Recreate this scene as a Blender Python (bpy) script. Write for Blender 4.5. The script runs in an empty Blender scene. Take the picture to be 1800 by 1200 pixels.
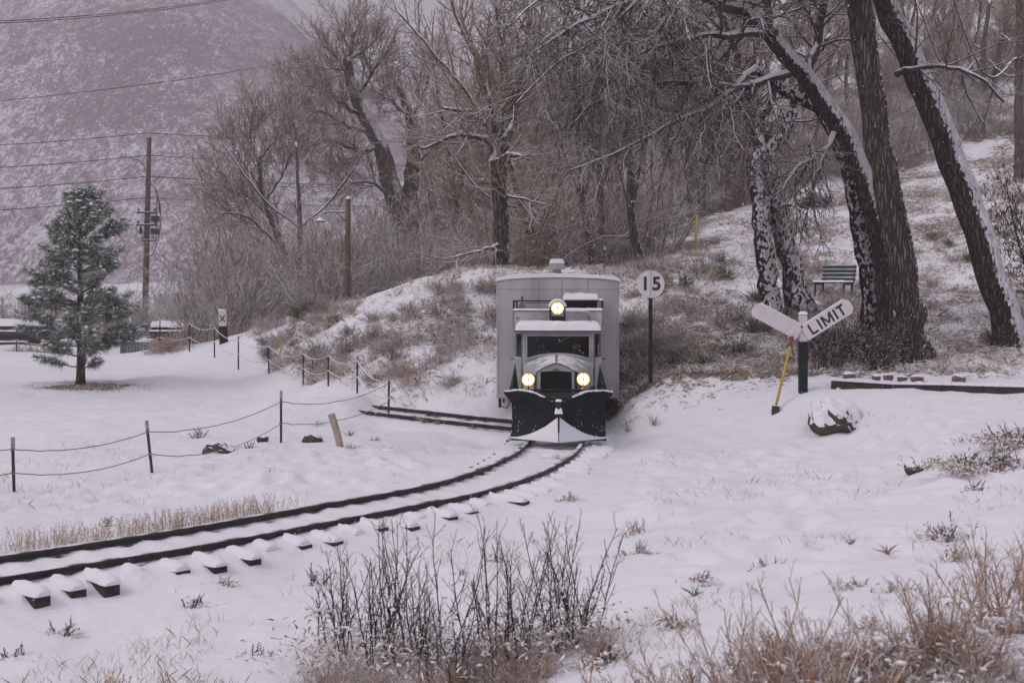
import bpy, math, random
import numpy as np
from mathutils import Vector, Matrix

# ---------------------------------------------------------------- camera, world, sun, exposure
scene = bpy.context.scene
F, CZ, HZ = 2400.0, 3.1, 478.0           # focal length in photo pixels, eye height, horizon row
cam_d = bpy.data.cameras.new('camera')
cam = bpy.data.objects.new('camera', cam_d)
scene.collection.objects.link(cam)
scene.camera = cam
cam.location = (0, 0, CZ)
cam.rotation_euler = (math.radians(90), 0, 0)
cam_d.sensor_width = 36.0
cam_d.lens = 48.0
cam_d.shift_y = -(600 - HZ) / 1800.0
cam_d.clip_start = 0.1
cam_d.clip_end = 6000
cam_d.dof.use_dof = True
cam_d.dof.focus_distance = 24.0
cam_d.dof.aperture_fstop = 3.2

scene.render.resolution_x = 1024
scene.render.resolution_y = 682
scene.view_settings.view_transform = 'Standard'
scene.view_settings.look = 'None'
scene.view_settings.gamma = 1.0
scene.view_settings.exposure = 0.36

world = bpy.data.worlds.new('World')
scene.world = world
world.use_nodes = True
nt = world.node_tree
bg = nt.nodes['Background']
sky = nt.nodes.new('ShaderNodeTexSky')
sky.sky_type = 'NISHITA'
sky.sun_disc = False
sky.sun_elevation = math.radians(40)
sky.sun_rotation = math.radians(242)
bw = nt.nodes.new('ShaderNodeRGBToBW')
cloud = nt.nodes.new('ShaderNodeVectorMath'); cloud.operation = 'SCALE'
cloud.inputs[0].default_value = (1.01, 0.99, 1.06)     # even grey snow cloud, faintly mauve
flat = nt.nodes.new('ShaderNodeMath'); flat.operation = 'MULTIPLY_ADD'
flat.inputs[1].default_value = 0.30; flat.inputs[2].default_value = 5.6
nt.links.new(sky.outputs[0], bw.inputs[0])
nt.links.new(bw.outputs[0], flat.inputs[0])
nt.links.new(flat.outputs[0], cloud.inputs['Scale'])
mixw = nt.nodes.new('ShaderNodeMix'); mixw.data_type = 'RGBA'
mixw.inputs[0].default_value = 0.93
nt.links.new(sky.outputs[0], mixw.inputs[6])
nt.links.new(cloud.outputs[0], mixw.inputs[7])
nt.links.new(mixw.outputs[2], bg.inputs[0])
bg.inputs[1].default_value = 0.108

sun_d = bpy.data.lights.new('sun', 'SUN')
sun_d.energy = 1.1
sun_d.angle = math.radians(24)
sun_d.color = (1.0, 0.96, 0.95)
sun = bpy.data.objects.new('sun', sun_d)
scene.collection.objects.link(sun)
sun.rotation_euler = (math.radians(50), 0, math.radians(-62))

random.seed(4)
RNG = np.random.default_rng(11)

# ---------------------------------------------------------------- small helpers
def W(u, v, d):
    """a point d metres ahead, from its place in the photo"""
    return np.array([(u - 900.0) * d / F, d, CZ - (v - HZ) * d / F])

def tag(o, label=None, cat=None, group=None, kind=None):
    if label: o['label'] = label
    if cat: o['category'] = cat
    if group: o['group'] = group
    if kind: o['kind'] = kind
    return o

def link(o):
    scene.collection.objects.link(o); return o

def empty(name, loc=(0, 0, 0), rz=0.0, label=None, cat=None, group=None):
    o = bpy.data.objects.new(name, None)
    o.location = loc; o.rotation_euler = (0, 0, rz); o.empty_display_size = 0.2
    link(o); tag(o, label, cat, group)
    return o

def copy_tree(o, parent=None):
    c = o.copy(); link(c)
    if parent is not None: c.parent = parent
    for ch in list(o.children): copy_tree(ch, c)
    return c

def mesh_from(name, V, loops, starts, totals, mats, midx=None, smooth=True):
    me = bpy.data.meshes.new(name)
    V = np.asarray(V, dtype=np.float32)
    me.vertices.add(len(V)); me.vertices.foreach_set('co', V.ravel())
    me.loops.add(len(loops)); me.loops.foreach_set('vertex_index', np.asarray(loops, dtype=np.int32))
    me.polygons.add(len(starts))
    me.polygons.foreach_set('loop_start', np.asarray(starts, dtype=np.int32))
    me.polygons.foreach_set('loop_total', np.asarray(totals, dtype=np.int32))
    for m in (mats if isinstance(mats, (list, tuple)) else [mats]): me.materials.append(m)
    if midx is not None: me.polygons.foreach_set('material_index', np.asarray(midx, dtype=np.int32))
    me.polygons.foreach_set('use_smooth', np.full(len(starts), bool(smooth)))
    me.update(calc_edges=True)
    return me

class MB:
    """collects shapes and links them as ONE mesh object"""
    def __init__(self):
        self.V = []; self.L = []; self.T = []; self.n = 0; self.M = []; self.cur = 0
    def add(self, verts, faces):
        verts = np.asarray(verts, dtype=float).reshape(-1, 3)
        for f in faces:
            self.L.append(np.asarray(f, dtype=np.int64) + self.n); self.T.append(np.array([len(f)])); self.M.append(np.array([self.cur]))
        self.V.append(verts); self.n += len(verts); return self
    def addq(self, verts, F_):
        """verts (n,3), F_ (m,k) all with k corners"""
        F_ = np.asarray(F_); k = F_.shape[1]
        self.L.append((F_ + self.n).ravel()); self.T.append(np.full(len(F_), k)); self.M.append(np.full(len(F_), self.cur))
        self.V.append(np.asarray(verts)); self.n += len(verts); return self
    def box(self, x0, x1, y0, y1, z0, z1, R=None, o=None):
        v = np.array([(x, y, z) for x in (x0, x1) for y in (y0, y1) for z in (z0, z1)], dtype=float)
        if R is not None: v = v @ np.asarray(R).T
        if o is not None: v = v + np.asarray(o)
        f = [(0, 1, 3, 2), (4, 6, 7, 5), (0, 4, 5, 1), (2, 3, 7, 6), (0, 2, 6, 4), (1, 5, 7, 3)]
        return self.add(v, f)
    def tube(self, pts, rad, k=6, caps=True, squash=None, rough=0.0, rng=None):
        P = np.asarray(pts, dtype=float); n = len(P)
        r = np.full(n, rad, dtype=float) if np.isscalar(rad) else np.asarray(rad, dtype=float)
        T = np.gradient(P, axis=0) if n > 2 else np.repeat((P[1] - P[0])[None], 2, 0)
        T /= (np.linalg.norm(T, axis=1, keepdims=True) + 1e-12)
        mean = T.mean(0)
        ref = np.array([0, 0, 1.0]) if abs(mean[2]) < 0.8 * np.linalg.norm(mean) + 1e-9 else np.array([0, 1.0, 0])
        U = np.cross(T, ref); U /= (np.linalg.norm(U, axis=1, keepdims=True) + 1e-9)
        Wv = np.cross(T, U)
        a = np.linspace(0, 2 * math.pi, k, endpoint=False)
        rr = r[:, None] * np.ones(k)[None]
        if rough and rng is not None:
            rr = rr * (1 + rough * rng.normal(size=(1, k)) + rough * 0.6 * rng.normal(size=(n, k)))
        ring = P[:, None] + rr[..., None] * (np.cos(a)[None, :, None] * U[:, None] + np.sin(a)[None, :, None] * Wv[:, None])
        V = ring.reshape(-1, 3)
        i = np.arange(n - 1)[:, None] * k; j = np.arange(k)[None]; j2 = (j + 1) % k
        Q = np.stack([i + j, i + j2, i + k + j2, i + k + j], -1).reshape(-1, 4)
        self.addq(V, Q)
        if caps:
            b = self.n - n * k
            self.L.append(np.arange(k)[::-1] + b); self.T.append(np.array([k])); self.M.append(np.array([self.cur]))
            self.L.append(np.arange(k) + b + (n - 1) * k); self.T.append(np.array([k])); self.M.append(np.array([self.cur]))
        return self
    def lathe(self, prof, o, axis=(0, 0, 1), k=20):
        """prof: (r, h) pairs along the axis from o"""
        ax = Vector(axis).normalized(); q = Vector((0, 0, 1)).rotation_difference(ax).to_matrix()
        R = np.array(q)
        a = np.linspace(0, 2 * math.pi, k, endpoint=False)
        V = np.concatenate([np.stack([r * np.cos(a), r * np.sin(a), np.full(k, h)], 1) for r, h in prof]) @ R.T + np.asarray(o)
        n = len(prof)
        i = np.arange(n - 1)[:, None] * k; j = np.arange(k)[None]; j2 = (j + 1) % k
        Q = np.stack([i + j, i + j2, i + k + j2, i + k + j], -1).reshape(-1, 4)
        return self.addq(V, Q)
    def grid(self, G, flip=False):
        """G (n,m,3) surface"""
        G = np.asarray(G, dtype=float); n, m = G.shape[:2]
        i = np.arange(n - 1)[:, None] * m; j = np.arange(m - 1)[None]
        Q = np.stack([i + j, i + j + 1, i + m + j + 1, i + m + j], -1).reshape(-1, 4)
        if flip: Q = Q[:, ::-1]
        return self.addq(G.reshape(-1, 3), Q)
    def prism(self, poly, y0, y1):
        """poly in (x,z), extruded along y"""
        n = len(poly)
        v = [(x, y0, z) for x, z in poly] + [(x, y1, z) for x, z in poly]
        f = [tuple(range(n)), tuple(range(2 * n - 1, n - 1, -1))] + [(i, i + n, (i + 1) % n + n, (i + 1) % n) for i in range(n)]
        return self.add(v, f)
    def build(self, name, mats, parent=None, smooth=False, bevel=0.0, seg=2, solid=0.0, loc=None):
        V = np.concatenate(self.V); L = np.concatenate(self.L); T = np.concatenate(self.T)
        S = np.concatenate([[0], np.cumsum(T)[:-1]])
        me = mesh_from(name, V, L, S, T, mats, np.concatenate(self.M), smooth)
        o = bpy.data.objects.new(name, me); link(o)
        if parent is not None: o.parent = parent
        if loc is not None: o.location = loc
        if solid:
            m = o.modifiers.new('solid', 'SOLIDIFY'); m.thickness = solid; m.offset = 0
        if bevel:
            m = o.modifiers.new('bevel', 'BEVEL'); m.width = bevel; m.segments = seg; m.limit_method = 'ANGLE'; m.angle_limit = math.radians(40)
        return o

# value noise in numpy, used for terrain and scattering
_T = np.random.default_rng(5).random((256, 256))
def vnoise(x, y):
    xi = np.floor(x).astype(int); yi = np.floor(y).astype(int)
    fx = x - xi; fy = y - yi
    fx = fx * fx * (3 - 2 * fx); fy = fy * fy * (3 - 2 * fy)
    g = lambda a, b: _T[a % 256, b % 256]
    return (g(xi, yi) * (1 - fx) + g(xi + 1, yi) * fx) * (1 - fy) + (g(xi, yi + 1) * (1 - fx) + g(xi + 1, yi + 1) * fx) * fy
def fbm(x, y, s, o=4, ox=0.0):
    a = 0; amp = 1; tot = 0
    for k in range(o):
        a = a + amp * (vnoise(x / s + 17.3 * k + ox, y / s + 9.1 * k - ox) - 0.5); tot += amp; amp *= 0.5; s = s * 0.5
    return a / tot * 2      # about -1..1
def sstep(x, a, b):
    t = np.clip((x - a) / (b - a), 0, 1); return t * t * (3 - 2 * t)

# ---------------------------------------------------------------- materials
SNOW = (0.77, 0.76, 0.80)
def newmat(name):
    m = bpy.data.materials.new(name); m.use_nodes = True
    n = m.node_tree; return m, n, n.nodes['Principled BSDF']
def nn(n, t, **kw):
    x = n.nodes.new(t)
    for k, v in kw.items(): setattr(x, k, v)
    return x
def noise_node(n, scale, detail=4, rough=0.55, coord='Object', stretch=None):
    tc = nn(n, 'ShaderNodeTexCoord'); src = tc.outputs[coord]
    if coord == 'World':
        pass
    if stretch:
        mp = nn(n, 'ShaderNodeMapping'); mp.inputs['Scale'].default_value = stretch
        n.links.new(src, mp.inputs[0]); src = mp.outputs[0]
    t = nn(n, 'ShaderNodeTexNoise'); t.inputs['Scale'].default_value = scale
    t.inputs['Detail'].default_value = detail; t.inputs['Roughness'].default_value = rough
    n.links.new(src, t.inputs['Vector']); return t
def ramp(n, src, a, b, ca=(0, 0, 0), cb=(1, 1, 1)):
    r = nn(n, 'ShaderNodeMapRange'); r.interpolation_type = 'SMOOTHSTEP'
    r.inputs[1].default_value = a; r.inputs[2].default_value = b
    n.links.new(src, r.inputs[0]); return r.outputs[0]
def mixc(n, f, a, b):
    x = nn(n, 'ShaderNodeMix', data_type='RGBA')
    if isinstance(f, float): x.inputs[0].default_value = f
    else: n.links.new(f, x.inputs[0])
    for s, c in ((6, a), (7, b)):
        if isinstance(c, tuple): x.inputs[s].default_value = (*c, 1)
        else: n.links.new(c, x.inputs[s])
    return x.outputs[2]
def surf(name, c1, c2=None, scale=4, rough=0.7, metal=0.0, bump=0.0, bscale=None, stretch=None, snow=None, snow_amp=0.5,
         snow_dir=(0, 0, 1), snow_scale=8, detail=5, snow_stretch=None, spec=0.5):
    """painted / natural surface with noise; snow=(lo,hi) lays snow where the face looks towards snow_dir"""
    m, n, b = newmat(name)
    c2 = c2 or tuple(x * 0.75 for x in c1)
    t = noise_node(n, scale, detail, stretch=stretch)
    col = mixc(n, ramp(n, t.outputs[0], 0.35, 0.68), c1, c2)
    b.inputs['Roughness'].default_value = rough; b.inputs['Metallic'].default_value = metal
    b.inputs['Specular IOR Level'].default_value = spec
    if snow:
        g = nn(n, 'ShaderNodeNewGeometry')
        d = nn(n, 'ShaderNodeVectorMath', operation='DOT_PRODUCT'); d.inputs[1].default_value = Vector(snow_dir).normalized()
        n.links.new(g.outputs['Normal'], d.inputs[0])
        t2 = noise_node(n, snow_scale, 3, stretch=snow_stretch)
        ma = nn(n, 'ShaderNodeMath', operation='MULTIPLY_ADD'); ma.inputs[1].default_value = snow_amp * 2
        n.links.new(t2.outputs[0], ma.inputs[0]); 
        sb = nn(n, 'ShaderNodeMath', operation='SUBTRACT'); n.links.new(d.outputs['Value'], sb.inputs[0]); sb.inputs[1].default_value = snow_amp
        n.links.new(sb.outputs[0], ma.inputs[2])
        f = ramp(n, ma.outputs[0], snow[0], snow[1])
        col = mixc(n, f, col, SNOW)
        rr = nn(n, 'ShaderNodeMath', operation='MULTIPLY_ADD'); n.links.new(f, rr.inputs[0])
        rr.inputs[1].default_value = 0.8 - rough; rr.inputs[2].default_value = rough; n.links.new(rr.outputs[0], b.inputs['Roughness'])
        if metal:
            mm = nn(n, 'ShaderNodeMath', operation='MULTIPLY_ADD'); n.links.new(f, mm.inputs[0]); mm.inputs[1].default_value = -metal; mm.inputs[2].default_value = metal
            n.links.new(mm.outputs[0], b.inputs['Metallic'])
    n.links.new(col, b.inputs['Base Color'])
    if bump:
        t3 = noise_node(n, bscale or scale * 2, 5, 0.6, stretch=stretch)
        bp = nn(n, 'ShaderNodeBump'); bp.inputs['Strength'].default_value = min(1.0, bump); bp.inputs['Distance'].default_value = 0.03
        n.links.new(t3.outputs[0], bp.inputs['Height']); n.links.new(bp.outputs[0], b.inputs['Normal'])
    return m

M = {}
def furrow(m, scale=17, zs=0.09, c=(0.035, 0.029, 0.026), amt=0.85):
    """deep irregular furrows between plates of bark"""
    n = m.node_tree; b = n.nodes['Principled BSDF']
    tc = nn(n, 'ShaderNodeTexCoord'); wn = nn(n, 'ShaderNodeTexNoise'); wn.inputs['Scale'].default_value = 5.0; wn.inputs['Detail'].default_value = 4
    n.links.new(tc.outputs['Object'], wn.inputs['Vector'])
    ad = nn(n, 'ShaderNodeMix', data_type='VECTOR'); ad.inputs[0].default_value = 0.10
    n.links.new(tc.outputs['Object'], ad.inputs[4]); n.links.new(wn.outputs['Color'], ad.inputs[5])
    mp = nn(n, 'ShaderNodeMapping'); mp.inputs['Scale'].default_value = (1, 1, zs); n.links.new(ad.outputs[1], mp.inputs[0])
    vo = nn(n, 'ShaderNodeTexVoronoi', feature='DISTANCE_TO_EDGE'); vo.inputs['Scale'].default_value = scale; n.links.new(mp.outputs[0], vo.inputs['Vector'])
    f = ramp(n, vo.outputs['Distance'], 0.0, 0.30)
    src = b.inputs['Base Color'].links[0].from_socket
    # the snow mix is the last one: darken the bark below it
    mixn = src.node; barkc = mixn.inputs[6].links[0].from_socket
    dk = nn(n, 'ShaderNodeMix', data_type='RGBA'); dk.inputs[6].default_value = (*c, 1)
    n.links.new(f, dk.inputs[0]); n.links.new(barkc, dk.inputs[7]); n.links.new(dk.outputs[2], mixn.inputs[6])
    bp = nn(n, 'ShaderNodeBump'); bp.inputs['Strength'].default_value = 1.0; bp.inputs['Distance'].default_value = 0.05
    n.links.new(f, bp.inputs['Height']); old = b.inputs['Normal'].links[0].from_socket
    n.links.new(old, bp.inputs['Normal']); n.links.new(bp.outputs[0], b.inputs['Normal'])
M['snow'] = surf('snow_cap', SNOW, (0.76, 0.75, 0.80), 3, 0.8, bump=0.35, bscale=14)
M['rail'] = surf('rail_steel', (0.022, 0.022, 0.026), (0.045, 0.037, 0.034), 5, 0.55, snow=(0.75, 1.1), snow_amp=0.55, snow_scale=3, spec=0.3)
M['tie'] = surf('tie_wood', (0.022, 0.020, 0.020), (0.04, 0.034, 0.03), 8, 0.9, bump=0.5, snow=(0.5, 0.7), snow_amp=0.3)
M['bark'] = surf('bark_grey', (0.16, 0.14, 0.122), (0.08, 0.068, 0.06), 9, 0.95, bump=1.0, bscale=15, stretch=(1, 1, 0.2), snow=(0.44, 0.56), snow_amp=0.9, snow_dir=(1, -0.42, 0.5), snow_scale=14, snow_stretch=(1, 1, 0.6), spec=0.15)
M['bark_plain'] = surf('bark_brown', (0.21, 0.172, 0.14), (0.135, 0.11, 0.09), 9, 0.95, bump=1.0, bscale=16, stretch=(1, 1, 0.2), snow=(0.86, 0.95), snow_amp=0.5, snow_dir=(0.7, -0.2, 0.5), snow_scale=14, spec=0.15)
M['bark_snowy'] = surf('bark_plastered', (0.05, 0.042, 0.04), (0.02, 0.017, 0.018), 9, 0.95, bump=1.0, bscale=16, stretch=(1, 1, 0.3), snow=(0.72, 0.82), snow_amp=2.6, snow_dir=(0.15, -0.85, 0.35), snow_scale=12, snow_stretch=(1, 1, 0.7), spec=0.15)
furrow(M['bark']); furrow(M['bark_plain'], 18); furrow(M['bark_snowy'], 15)
M['bark_limb'] = surf('bark_limb', (0.10, 0.08, 0.07), (0.04, 0.032, 0.03), 7, 0.95, bump=0.8, snow=(0.30, 0.48), snow_amp=0.3, snow_dir=(0.1, -0.3, 0.95), snow_scale=5, spec=0.15)
M['rock_snowy'] = surf('rock_snowy', (0.07, 0.06, 0.05), (0.03, 0.027, 0.025), 6, 0.9, bump=0.6, snow=(-0.35, -0.2), snow_amp=0.2, snow_scale=8)
M['rust'] = surf('rust_brush', (0.30, 0.17, 0.11), (0.15, 0.085, 0.06), 2, 0.9, snow=(0.3, 0.7), snow_amp=0.5, snow_dir=(0, -0.35, 0.9), snow_scale=4, spec=0.2)
M['rock_bare'] = surf('rock_bare', (0.08, 0.066, 0.056), (0.03, 0.027, 0.025), 6, 0.9, bump=1.0, bscale=9, snow=(0.62, 0.8), snow_amp=0.5, snow_scale=6)
M['bark_far'] = surf('bark_far', (0.13, 0.10, 0.085), (0.06, 0.047, 0.042), 3, 0.95, snow=(0.45, 0.75), snow_amp=0.45, snow_dir=(0.2, -0.3, 0.9), snow_scale=3, spec=0.2)
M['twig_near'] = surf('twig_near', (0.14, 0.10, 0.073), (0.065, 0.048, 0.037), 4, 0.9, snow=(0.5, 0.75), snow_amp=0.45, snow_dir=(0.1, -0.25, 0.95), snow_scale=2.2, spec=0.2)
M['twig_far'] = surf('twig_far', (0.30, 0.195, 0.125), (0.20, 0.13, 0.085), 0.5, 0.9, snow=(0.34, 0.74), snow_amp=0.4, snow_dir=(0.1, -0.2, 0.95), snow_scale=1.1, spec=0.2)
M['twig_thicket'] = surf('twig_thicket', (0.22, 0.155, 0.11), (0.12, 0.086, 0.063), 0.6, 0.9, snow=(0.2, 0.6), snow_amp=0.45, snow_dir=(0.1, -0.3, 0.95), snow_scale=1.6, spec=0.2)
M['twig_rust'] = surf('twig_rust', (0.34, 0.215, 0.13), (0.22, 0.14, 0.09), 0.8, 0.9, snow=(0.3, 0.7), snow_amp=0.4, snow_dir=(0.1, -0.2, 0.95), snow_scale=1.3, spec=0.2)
M['straw'] = surf('dry_straw', (0.44, 0.30, 0.20), (0.28, 0.18, 0.13), 1.3, 0.9, snow=(0.35, 0.75), snow_amp=0.5, snow_dir=(0, -0.2, 0.95), snow_scale=3, spec=0.2)
M['brush'] = surf('dry_brush', (0.42, 0.275, 0.185), (0.25, 0.16, 0.11), 2, 0.9, snow=(0.12, 0.5), snow_amp=0.5, snow_dir=(0, -0.35, 0.9), snow_scale=4, spec=0.2)
M['weed_dark'] = surf('dark_weed', (0.04, 0.029, 0.025), (0.095, 0.06, 0.045), 3, 0.9, snow=(0.55, 0.95), snow_amp=0.5, snow_dir=(0, -0.2, 0.95), snow_scale=6, spec=0.2)
M['weed_pale'] = surf('pale_weed', (0.42, 0.265, 0.185), (0.28, 0.17, 0.12), 3, 0.9, snow=(0.45, 0.8), snow_amp=0.5, snow_dir=(0, -0.3, 0.95), snow_scale=6, spec=0.2)
M['yucca'] = surf('yucca_leaf', (0.10, 0.125, 0.07), (0.2, 0.18, 0.11), 3, 0.6, snow=(0.45, 0.7), snow_amp=0.4, snow_scale=5)
M['needle'] = surf('pine_needle', (0.06, 0.105, 0.05), (0.115, 0.155, 0.08), 2.5, 0.7, snow=(0.10, 0.62), snow_amp=0.6, snow_scale=2.2, snow_dir=(0.0, -0.25, 0.95))
M['green'] = surf('dark_green_paint', (0.006, 0.04, 0.028), (0.004, 0.028, 0.02), 6, 0.5)
M['flag'] = surf('green_flag_cloth', (0.006, 0.045, 0.03), (0.004, 0.03, 0.022), 9, 0.9)
M['white_paint'] = surf('white_sign_paint', (0.66, 0.605, 0.63), (0.57, 0.52, 0.54), 5, 0.6)
M['black_paint'] = surf('black_post_paint', (0.012, 0.018, 0.018), (0.02, 0.026, 0.025), 8, 0.7, snow=(1.12, 1.3), snow_amp=0.75, snow_scale=34, snow_dir=(0, -0.8, 0.5), spec=0.2)
M['black'] = surf('black_lettering', (0.012, 0.012, 0.014), (0.02, 0.02, 0.022), 8, 0.6)
M['yellow'] = surf('yellow_plastic', (0.50, 0.36, 0.05), (0.42, 0.30, 0.05), 5, 0.6)
M['red'] = surf('red_plastic', (0.30, 0.015, 0.03), None, 5, 0.6)
M['rope'] = surf('rope_fibre', (0.22, 0.18, 0.15), (0.15, 0.12, 0.10), 40, 0.9, snow=(0.7, 1.0), snow_amp=0.4, snow_scale=2)
M['rope_snow'] = surf('rope_snowy', (0.30, 0.26, 0.24), (0.2, 0.17, 0.16), 40, 0.9, snow=(-0.2, 0.3), snow_amp=0.6, snow_scale=3)
M['tpost'] = surf('steel_post', (0.016, 0.018, 0.018), (0.028, 0.028, 0.028), 12, 0.7, snow=(0.85, 1.0), snow_amp=0.4)
M['tpost_top'] = surf('post_top_paint', (0.34, 0.32, 0.33), (0.25, 0.23, 0.23), 12, 0.7)
M['timber'] = surf('timber_dark', (0.035, 0.03, 0.03), (0.06, 0.05, 0.048), 6, 0.9, bump=0.6, snow=(0.6, 0.8), snow_amp=0.3)
M['pole_wood'] = surf('pole_wood', (0.13, 0.085, 0.06), (0.07, 0.048, 0.038), 7, 0.9, bump=0.5, stretch=(1, 1, 0.1), snow=(0.75, 0.9), snow_amp=0.4)
M['pole_grey'] = surf('pole_wood_grey', (0.13, 0.105, 0.095), (0.075, 0.06, 0.055), 7, 0.9, bump=0.5, stretch=(1, 1, 0.1), snow=(0.75, 0.9), snow_amp=0.5)
M['wire'] = surf('wire_metal', (0.03, 0.03, 0.035), None, 5, 0.6)
M['stub'] = surf('weathered_stub', (0.42, 0.35, 0.27), (0.27, 0.22, 0.17), 9, 0.85, bump=0.4, stretch=(1, 1, 0.3))
M['rock'] = surf('rock_dark', (0.07, 0.06, 0.05), (0.028, 0.026, 0.026), 5, 0.9, bump=1.0, bscale=9, snow=(0.26, 0.36), snow_amp=0.5, snow_scale=8, snow_dir=(-0.05, -0.2, 0.95))
M['stone'] = surf('sandstone', (0.22, 0.135, 0.10), (0.14, 0.085, 0.065), 6, 0.9, bump=0.6, snow=(0.35, 0.55), snow_amp=0.3, snow_scale=5)
# railcar
M['silver'] = surf('silver_paint', (0.44, 0.43, 0.435), (0.33, 0.32, 0.32), 2.2, 0.55, bump=0.2, bscale=3, stretch=(1, 1, 0.35), detail=9, snow=(0.6, 0.85), snow_amp=0.15, spec=0.35)
M['cab'] = surf('cab_paint', (0.40, 0.40, 0.385), (0.29, 0.293, 0.285), 3.2, 0.5, bump=0.15, bscale=12, snow=(0.72, 1.0), snow_amp=0.35, snow_scale=5, spec=0.4)
M['cabdark'] = surf('cab_frame_paint', (0.13, 0.137, 0.13), (0.08, 0.088, 0.085), 8, 0.5)
M['plow'] = surf('plow_black', (0.006, 0.007, 0.008), (0.012, 0.013, 0.014), 6, 0.6, bump=0.3, bscale=10, snow=(1.08, 1.3), snow_amp=1.1, snow_scale=26, snow_dir=(0, -0.8, 0.4), snow_stretch=(1, 1, 0.5), spec=0.15)
M['dark'] = surf('dark_iron', (0.014, 0.014, 0.016), (0.025, 0.023, 0.022), 9, 0.6, spec=0.3)
M['grille'] = surf('radiator_core', (0.006, 0.006, 0.007), (0.012, 0.012, 0.013), 30, 0.6, spec=0.2)
M['interior'] = surf('cab_interior', (0.02, 0.018, 0.018), (0.03, 0.026, 0.025), 4, 0.9, spec=0.1)
M['chrome'] = surf('lamp_rim', (0.35, 0.29, 0.27), (0.22, 0.18, 0.17), 12, 0.4, metal=0.6)
def lamp_mat(name, strength):
    m, n, b = newmat(name)
    t = noise_node(n, 14, 3)
    c = mixc(n, ramp(n, t.outputs[0], 0.38, 0.62), (1.0, 0.46, 0.12), (1.0, 0.80, 0.42))
    b.inputs['Base Color'].default_value = (0.6, 0.5, 0.4, 1)
    n.links.new(c, b.inputs['Emission Color']); b.inputs['Emission Strength'].default_value = strength * 0.72
    b.inputs['Roughness'].default_value = 0.15
    return m
M['lamp'] = lamp_mat('lit_lamp_lens', 1.5)
def bulb_mat():
    m, n, b = newmat('bulb'); b.inputs['Emission Color'].default_value = (1, 0.88, 0.66, 1); b.inputs['Emission Strength'].default_value = 6; return m
M['bulb'] = bulb_mat()
def glass_mat():
    m, n, b = newmat('window_glass')
    out = n.nodes['Material Output']
    tr = nn(n, 'ShaderNodeBsdfTransparent'); tr.inputs[0].default_value = (0.75, 0.78, 0.78, 1)
    gl = nn(n, 'ShaderNodeBsdfGlossy'); gl.inputs['Roughness'].default_value = 0.04
    fr = nn(n, 'ShaderNodeFresnel'); fr.inputs[0].default_value = 1.3
    mx = nn(n, 'ShaderNodeMixShader'); n.links.new(fr.outputs[0], mx.inputs[0]); n.links.new(tr.outputs[0], mx.inputs[1]); n.links.new(gl.outputs[0], mx.inputs[2])
    n.links.new(mx.outputs[0], out.inputs[0]); n.nodes.remove(b); return m
M['glass'] = glass_mat()
M['skin'] = surf('skin', (0.42, 0.25, 0.19), (0.36, 0.20, 0.15), 5, 0.6)
M['jacket'] = surf('jacket_cloth', (0.09, 0.045, 0.035), (0.05, 0.025, 0.02), 9, 0.9)
M['jacket2'] = surf('dark_coat', (0.02, 0.022, 0.03), (0.015, 0.015, 0.02), 9, 0.9)
M['hair'] = surf('hair', (0.03, 0.02, 0.015), None, 20, 0.8)

# snow on the ground, with bare patches held in a vertex attribute
def ground_mat():
    m, n, b = newmat('snowy_ground')
    at = nn(n, 'ShaderNodeAttribute', attribute_name='bare')
    t1 = noise_node(n, 3.6, 8, 0.72); t2 = noise_node(n, 13.0, 5, 0.7)
    ad = nn(n, 'ShaderNodeMath', operation='MULTIPLY_ADD'); n.links.new(t1.outputs[0], ad.inputs[0]); ad.inputs[1].default_value = 1.0
    n.links.new(at.outputs['Fac'], ad.inputs[2])
    ad2 = nn(n, 'ShaderNodeMath', operation='MULTIPLY_ADD'); n.links.new(t2.outputs[0], ad2.inputs[0]); ad2.inputs[1].default_value = 0.55
    n.links.new(ad.outputs[0], ad2.inputs[2])
    f = ramp(n, ad2.outputs[0], 1.12, 1.3)
    soil = mixc(n, ramp(n, t2.outputs[0], 0.4, 0.6), (0.30, 0.215, 0.165), (0.10, 0.078, 0.062))
    t4 = noise_node(n, 0.35, 4, 0.5)
    sn = mixc(n, ramp(n, t4.outputs[0], 0.3, 0.7), SNOW, (0.74, 0.72, 0.775))
    n.links.new(mixc(n, f, sn, soil), b.inputs['Base Color'])
    b.inputs['Roughness'].default_value = 0.85; b.inputs['Specular IOR Level'].default_value = 0.25
    t3 = noise_node(n, 3.2, 6, 0.5); bp = nn(n, 'ShaderNodeBump'); bp.inputs['Strength'].default_value = 0.55; bp.inputs['Distance'].default_value = 0.10
    n.links.new(t3.outputs[0], bp.inputs['Height']); n.links.new(bp.outputs[0], b.inputs['Normal'])
    return m
M['ground'] = ground_mat()
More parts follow.
